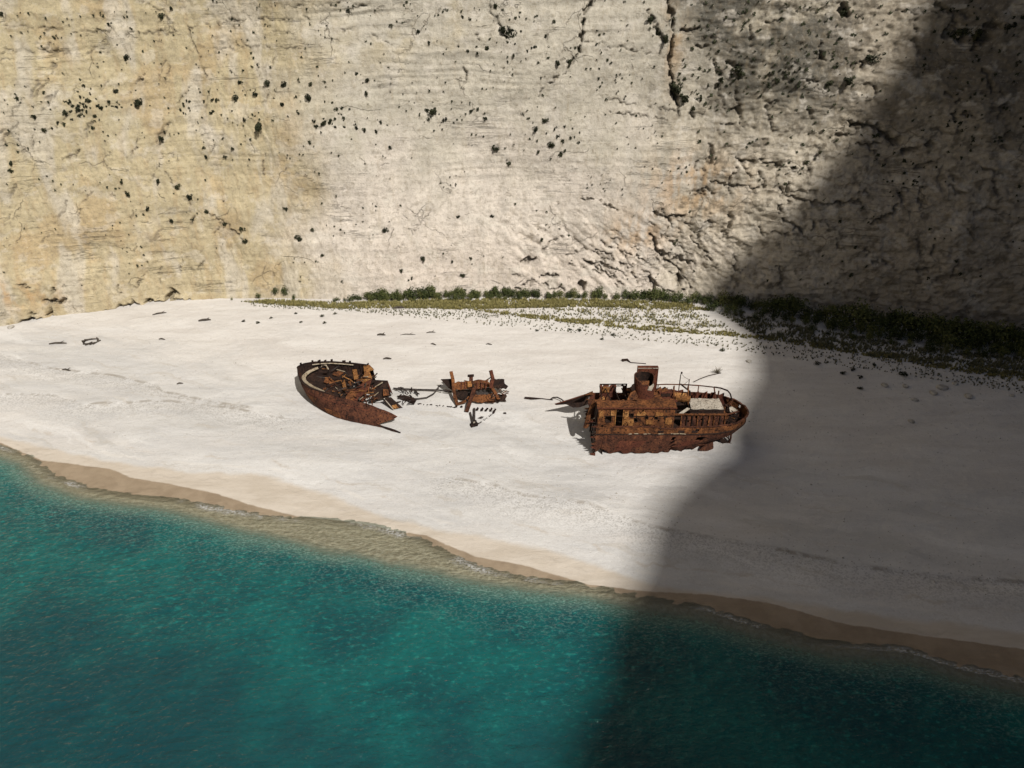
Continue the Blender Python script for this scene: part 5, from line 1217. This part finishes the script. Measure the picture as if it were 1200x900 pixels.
# ------------------------------------------------------------------ single plants, stones and driftwood on the sand
def rock_mesh(seed):
    mb = MB(); n, m = 12, 8; rows = []
    for i in range(m + 1):
        th = math.pi * i / m
        rows.append([Vector((math.sin(th) * math.cos(2 * math.pi * k / n), math.sin(th) * math.sin(2 * math.pi * k / n), math.cos(th))) for k in range(n + 1)])
    for r in rows:
        for v in r:
            f = 1 + .22 * float(fbm(v.x * 1.4 + seed, v.y * 1.4 + v.z, 3, 150)); v *= f
            v.x = round(v.x * 3.2) / 3.2 * .4 + v.x * .6; v.z = min(v.z, .62 + .1 * v.x)
        r[-1] = r[0].copy()
    mb.grid(rows); me = bpy.data.meshes.new('boulder'); me.from_pydata([tuple(v) for v in mb.v], [], mb.f); me.update(); me.materials.append(M['stone']); return me
def on_sand():
    rr = random.Random(71)
    rocks = [rock_mesh(k * 3.3) for k in range(5)]
    G = 'boulders on the shaded upper beach'
    for x, y, s, l in ((1104, 455, .62, 'largest pale rounded boulder on the shaded sand'), (1094, 461, .50, 'brown boulder just below the largest pale one'), (1037, 452, .45, 'flat pale stone left of the shaded boulders'), (1061, 453, .38, 'small pale stone midway between the flat one and the boulders'), (1072, 469, .38, 'low half buried stone below the boulders'),
                       (1135, 465, .5, 'flat broken slab right of the largest boulder'), (1119, 450, .35, 'small stone above the largest boulder'), (1068, 494, .35, 'lone dark stone on the lower shaded sand'), (878, 424, .40, 'single dark stone at the edge of the shadow by the stern'), (1186, 464, .3, 'small stone at the far right of the shaded sand')):
        put_mesh(rr.choice(rocks), 'boulder', at(x, y) + Vector((0, 0, s * .15)), (s, s * .8, s * .6), (0, 0, rr.uniform(0, 6)), l, 'boulder', G)
    for x, y, s, l in ((13, 384, .5, 'boulder at the mouth of the small hollow at the left cliff foot'), (748, 364, .32, 'left of three dark stones in the dry grass'), (759, 361, .4, 'middle of three dark stones in the dry grass'), (772, 363, .32, 'right of three dark stones in the dry grass')):
        put_mesh(rr.choice(rocks), 'boulder', at(x, y) + Vector((0, 0, s * .15)), (s, s * .8, s * .6), (0, 0, rr.uniform(0, 6)), l, 'boulder')
    var = [leaf_ball(400 + k, 150, 1, 1, 1, .16, 6) for k in range(4)]
    G = 'low bushes dotted over the sand'
    for x, y, s, l in ((958, 427, .5, 'dark low bush on the shaded sand, nearest the thicket on the left'), (987, 438, .45, 'dark low bush left of the pair on the shaded sand'), (999, 434, .42, 'right bush of the pair on the shaded sand'), (1025, 429, .4, 'small spreading bush above the largest shaded bush'), (1059, 440, .6, 'largest dark bush on the open shaded sand'), (1008, 443, .4, 'thin bush just below the pair on the shaded sand'), (1008, 456, .38, 'lowest dark bush on the shaded sand'),
                       (285, 377, .35, 'small plant on the white sand, leftmost of the dotted ones'), (302, 379, .36, 'small plant on white sand second from left'), (318, 373, .3, 'small plant on white sand above the second one'), (378, 371, .38, 'dark plant on the white sand left of the grass'), (380, 379, .34, 'flat plant on the white sand below the dark one'), (347, 368, .3, 'tiny plant near the green strip left part'), (393, 368, .34, 'small plant close to the grass band left end'), (353, 378, .28, 'tiny plant between the dotted ones on white sand'),
                       (846, 411, .4, 'grey green bush at the sunlit edge of the shadow below the grass'), (705, 398, .35, 'small grey bush below the lower grass band'), (680, 388, .4, 'grey bush beside the lower grass band'), (718, 393, .38, 'pale green bush below the middle of the lower grass band'), (668, 387, .3, 'small bush left of the grey bush by the lower grass'), (629, 388, .28, 'lone little bush left of the lower grass bushes')):
        put_mesh(rr.choice(var), 'low_bush', at(x, y) - Vector((0, 0, s * .2)), (s, s, s * .55), (0, 0, rr.uniform(0, 6)), l, 'bush', G)
    # leafless pale bush behind the stern
    g = at(841, 437); mb = MB()
    for k in range(46):
        a = rr.uniform(0, 6.28); t = rr.uniform(.15, 1.1); L = rr.uniform(.5, .95); mb.bar((0, 0, -.05), (L * math.cos(a) * math.sin(t), L * math.sin(a) * math.sin(t), L * math.cos(t) * .9), .022)
    o = mb.build('dry_bush', M['twig']); o.location = g; tag(o, 'leafless pale twiggy bush on the sand behind the stern rail', 'bush')
    # driftwood
    G = 'driftwood on the sand'
    for x, y, L, r, an, l in ((68, 403, 1.1, .12, .05, 'straight dark driftwood log at the far left of the beach'), (240, 376, .8, .16, .2, 'thick dark driftwood piece below the left cliff foot'), (187, 368, .9, .1, .4, 'slim driftwood below the crack at the left cliff foot'), (190, 398, .45, .09, -.2, 'short driftwood stick in the middle of the left sand'),
                              (447, 393, .55, .13, -.1, 'dark driftwood billet above the bow wreck'), (478, 392.5, 1.0, .05, 0, 'long thin stick right of the dark billet'), (505, 390, .6, .07, .1, 'pale driftwood stick at the top middle of the sand'), (508, 404, .4, .08, -.5, 'small kinked stick above the middle wreck'), (467, 361.5, .8, .17, .1, 'dark driftwood lying at the edge of the grass'), (78, 434, .6, .09, -.3, 'short dark driftwood on the shingle at left'), (454, 421, .5, .12, 0, 'dark driftwood chunk just right above the bow'), (211, 450, .35, .08, .2, 'small driftwood bit where the berm line bends'), (573, 404, .4, .07, -.2, 'small stick on the sand above the middle wreck ribs')):
        g = at(x, y); d = Vector((math.cos(an), math.sin(an), .03)); mb = MB()
        mb.tube([-d * L, -d * L * .3 + Vector((0, .06, .08)), d * L * .4 + Vector((0, -.05, .1)), d * L], [r * .7, r, r * .9, r * .45], 7)
        if L > .5: mb.tube([d * L * .2 + Vector((0, 0, .08)), d * L * .5 + Vector((.1, .35, .2))], [r * .5, r * .25], 6)
        o = mb.build('driftwood', M['wood']); o.location = g + Vector((0, 0, r * .5)); tag(o, l, 'driftwood', G)
    g = at(107, 401); R = empty('driftwood_heap', g, 'low ring of dark driftwood pieces heaped on the left sand', 'driftwood', G)
    for k in range(13):
        a = k / 13 * 6.28; p = Vector((.85 * math.cos(a), .75 * math.sin(a), .1)); b = a + rr.uniform(.8, 2.2); L = rr.uniform(.25, .5)
        mb = MB(); mb.tube([p - Vector((L * math.cos(b), L * math.sin(b), .05)), p + Vector((L * math.cos(b), L * math.sin(b), rr.uniform(0, .2)))], rr.uniform(.07, .13), 6); mb.build('branch', M['wood'], R)
    # branch leaning on the left cliff foot
    g = at(63, 370); v = on_cliff(63, 352); mb = MB(); mb.tube([v + Vector((-1.2, -.2, -.3)) - g, v + Vector((-.2, -.25, -.5)) - g, v + Vector((1.2, -.2, -.25)) - g], [.07, .12, .05], 6); mb.tube([v + Vector((-.1, -.25, -.5)) - g, v + Vector((-.05, -.25, 1.0)) - g], [.12, .06], 6)
    o = mb.build('dead_branch', M['wood']); o.location = g; tag(o, 'dark dead branch stuck on the tan cliff at far left', 'branch')
    # stones strewn over the shingle
    mb = MB(); n = 0
    base = [(1, 0, 0), (-.5, .87, .0), (-.5, -.87, 0), (0, 0, .8), (.5, .6, .35)]
    while n < 2600:
        x = rr.uniform(0, 1200); y = rr.uniform(372, 700); g = at(x, y); s = g.y - float(np.interp(g.x, SHORE[:, 0], SHORE[:, 1]))
        if s < 7: continue
        b = min(float(np.abs(signed(g.x, g.y, P))) if float(dist_poly(g.x, g.y, P)) < 6 else 9 for P in BERMS)
        w = .12 + (.8 if b < .5 else .25 if b < 2.5 else 0) + (.35 if x > 880 and y < 520 else 0) + (.15 if y < 430 else 0)
        if rr.random() > w: continue
        q = rr.uniform(.03, .085) * (1.7 if rr.random() < .06 else 1); a = rr.uniform(0, 6.28); c, si = math.cos(a) * q, math.sin(a) * q
        mb.add([g + Vector((u * c - v * si, u * si + v * c, z * q)) for u, v, z in base], [(0, 4, 3), (4, 1, 3), (1, 2, 3), (2, 0, 3), (0, 1, 4)]); n += 1
    tag(mb.build('pebbles', M['stone']), 'small stones strewn over the shingle and along the berm lines', 'stones', None, 'stuff')
on_sand()
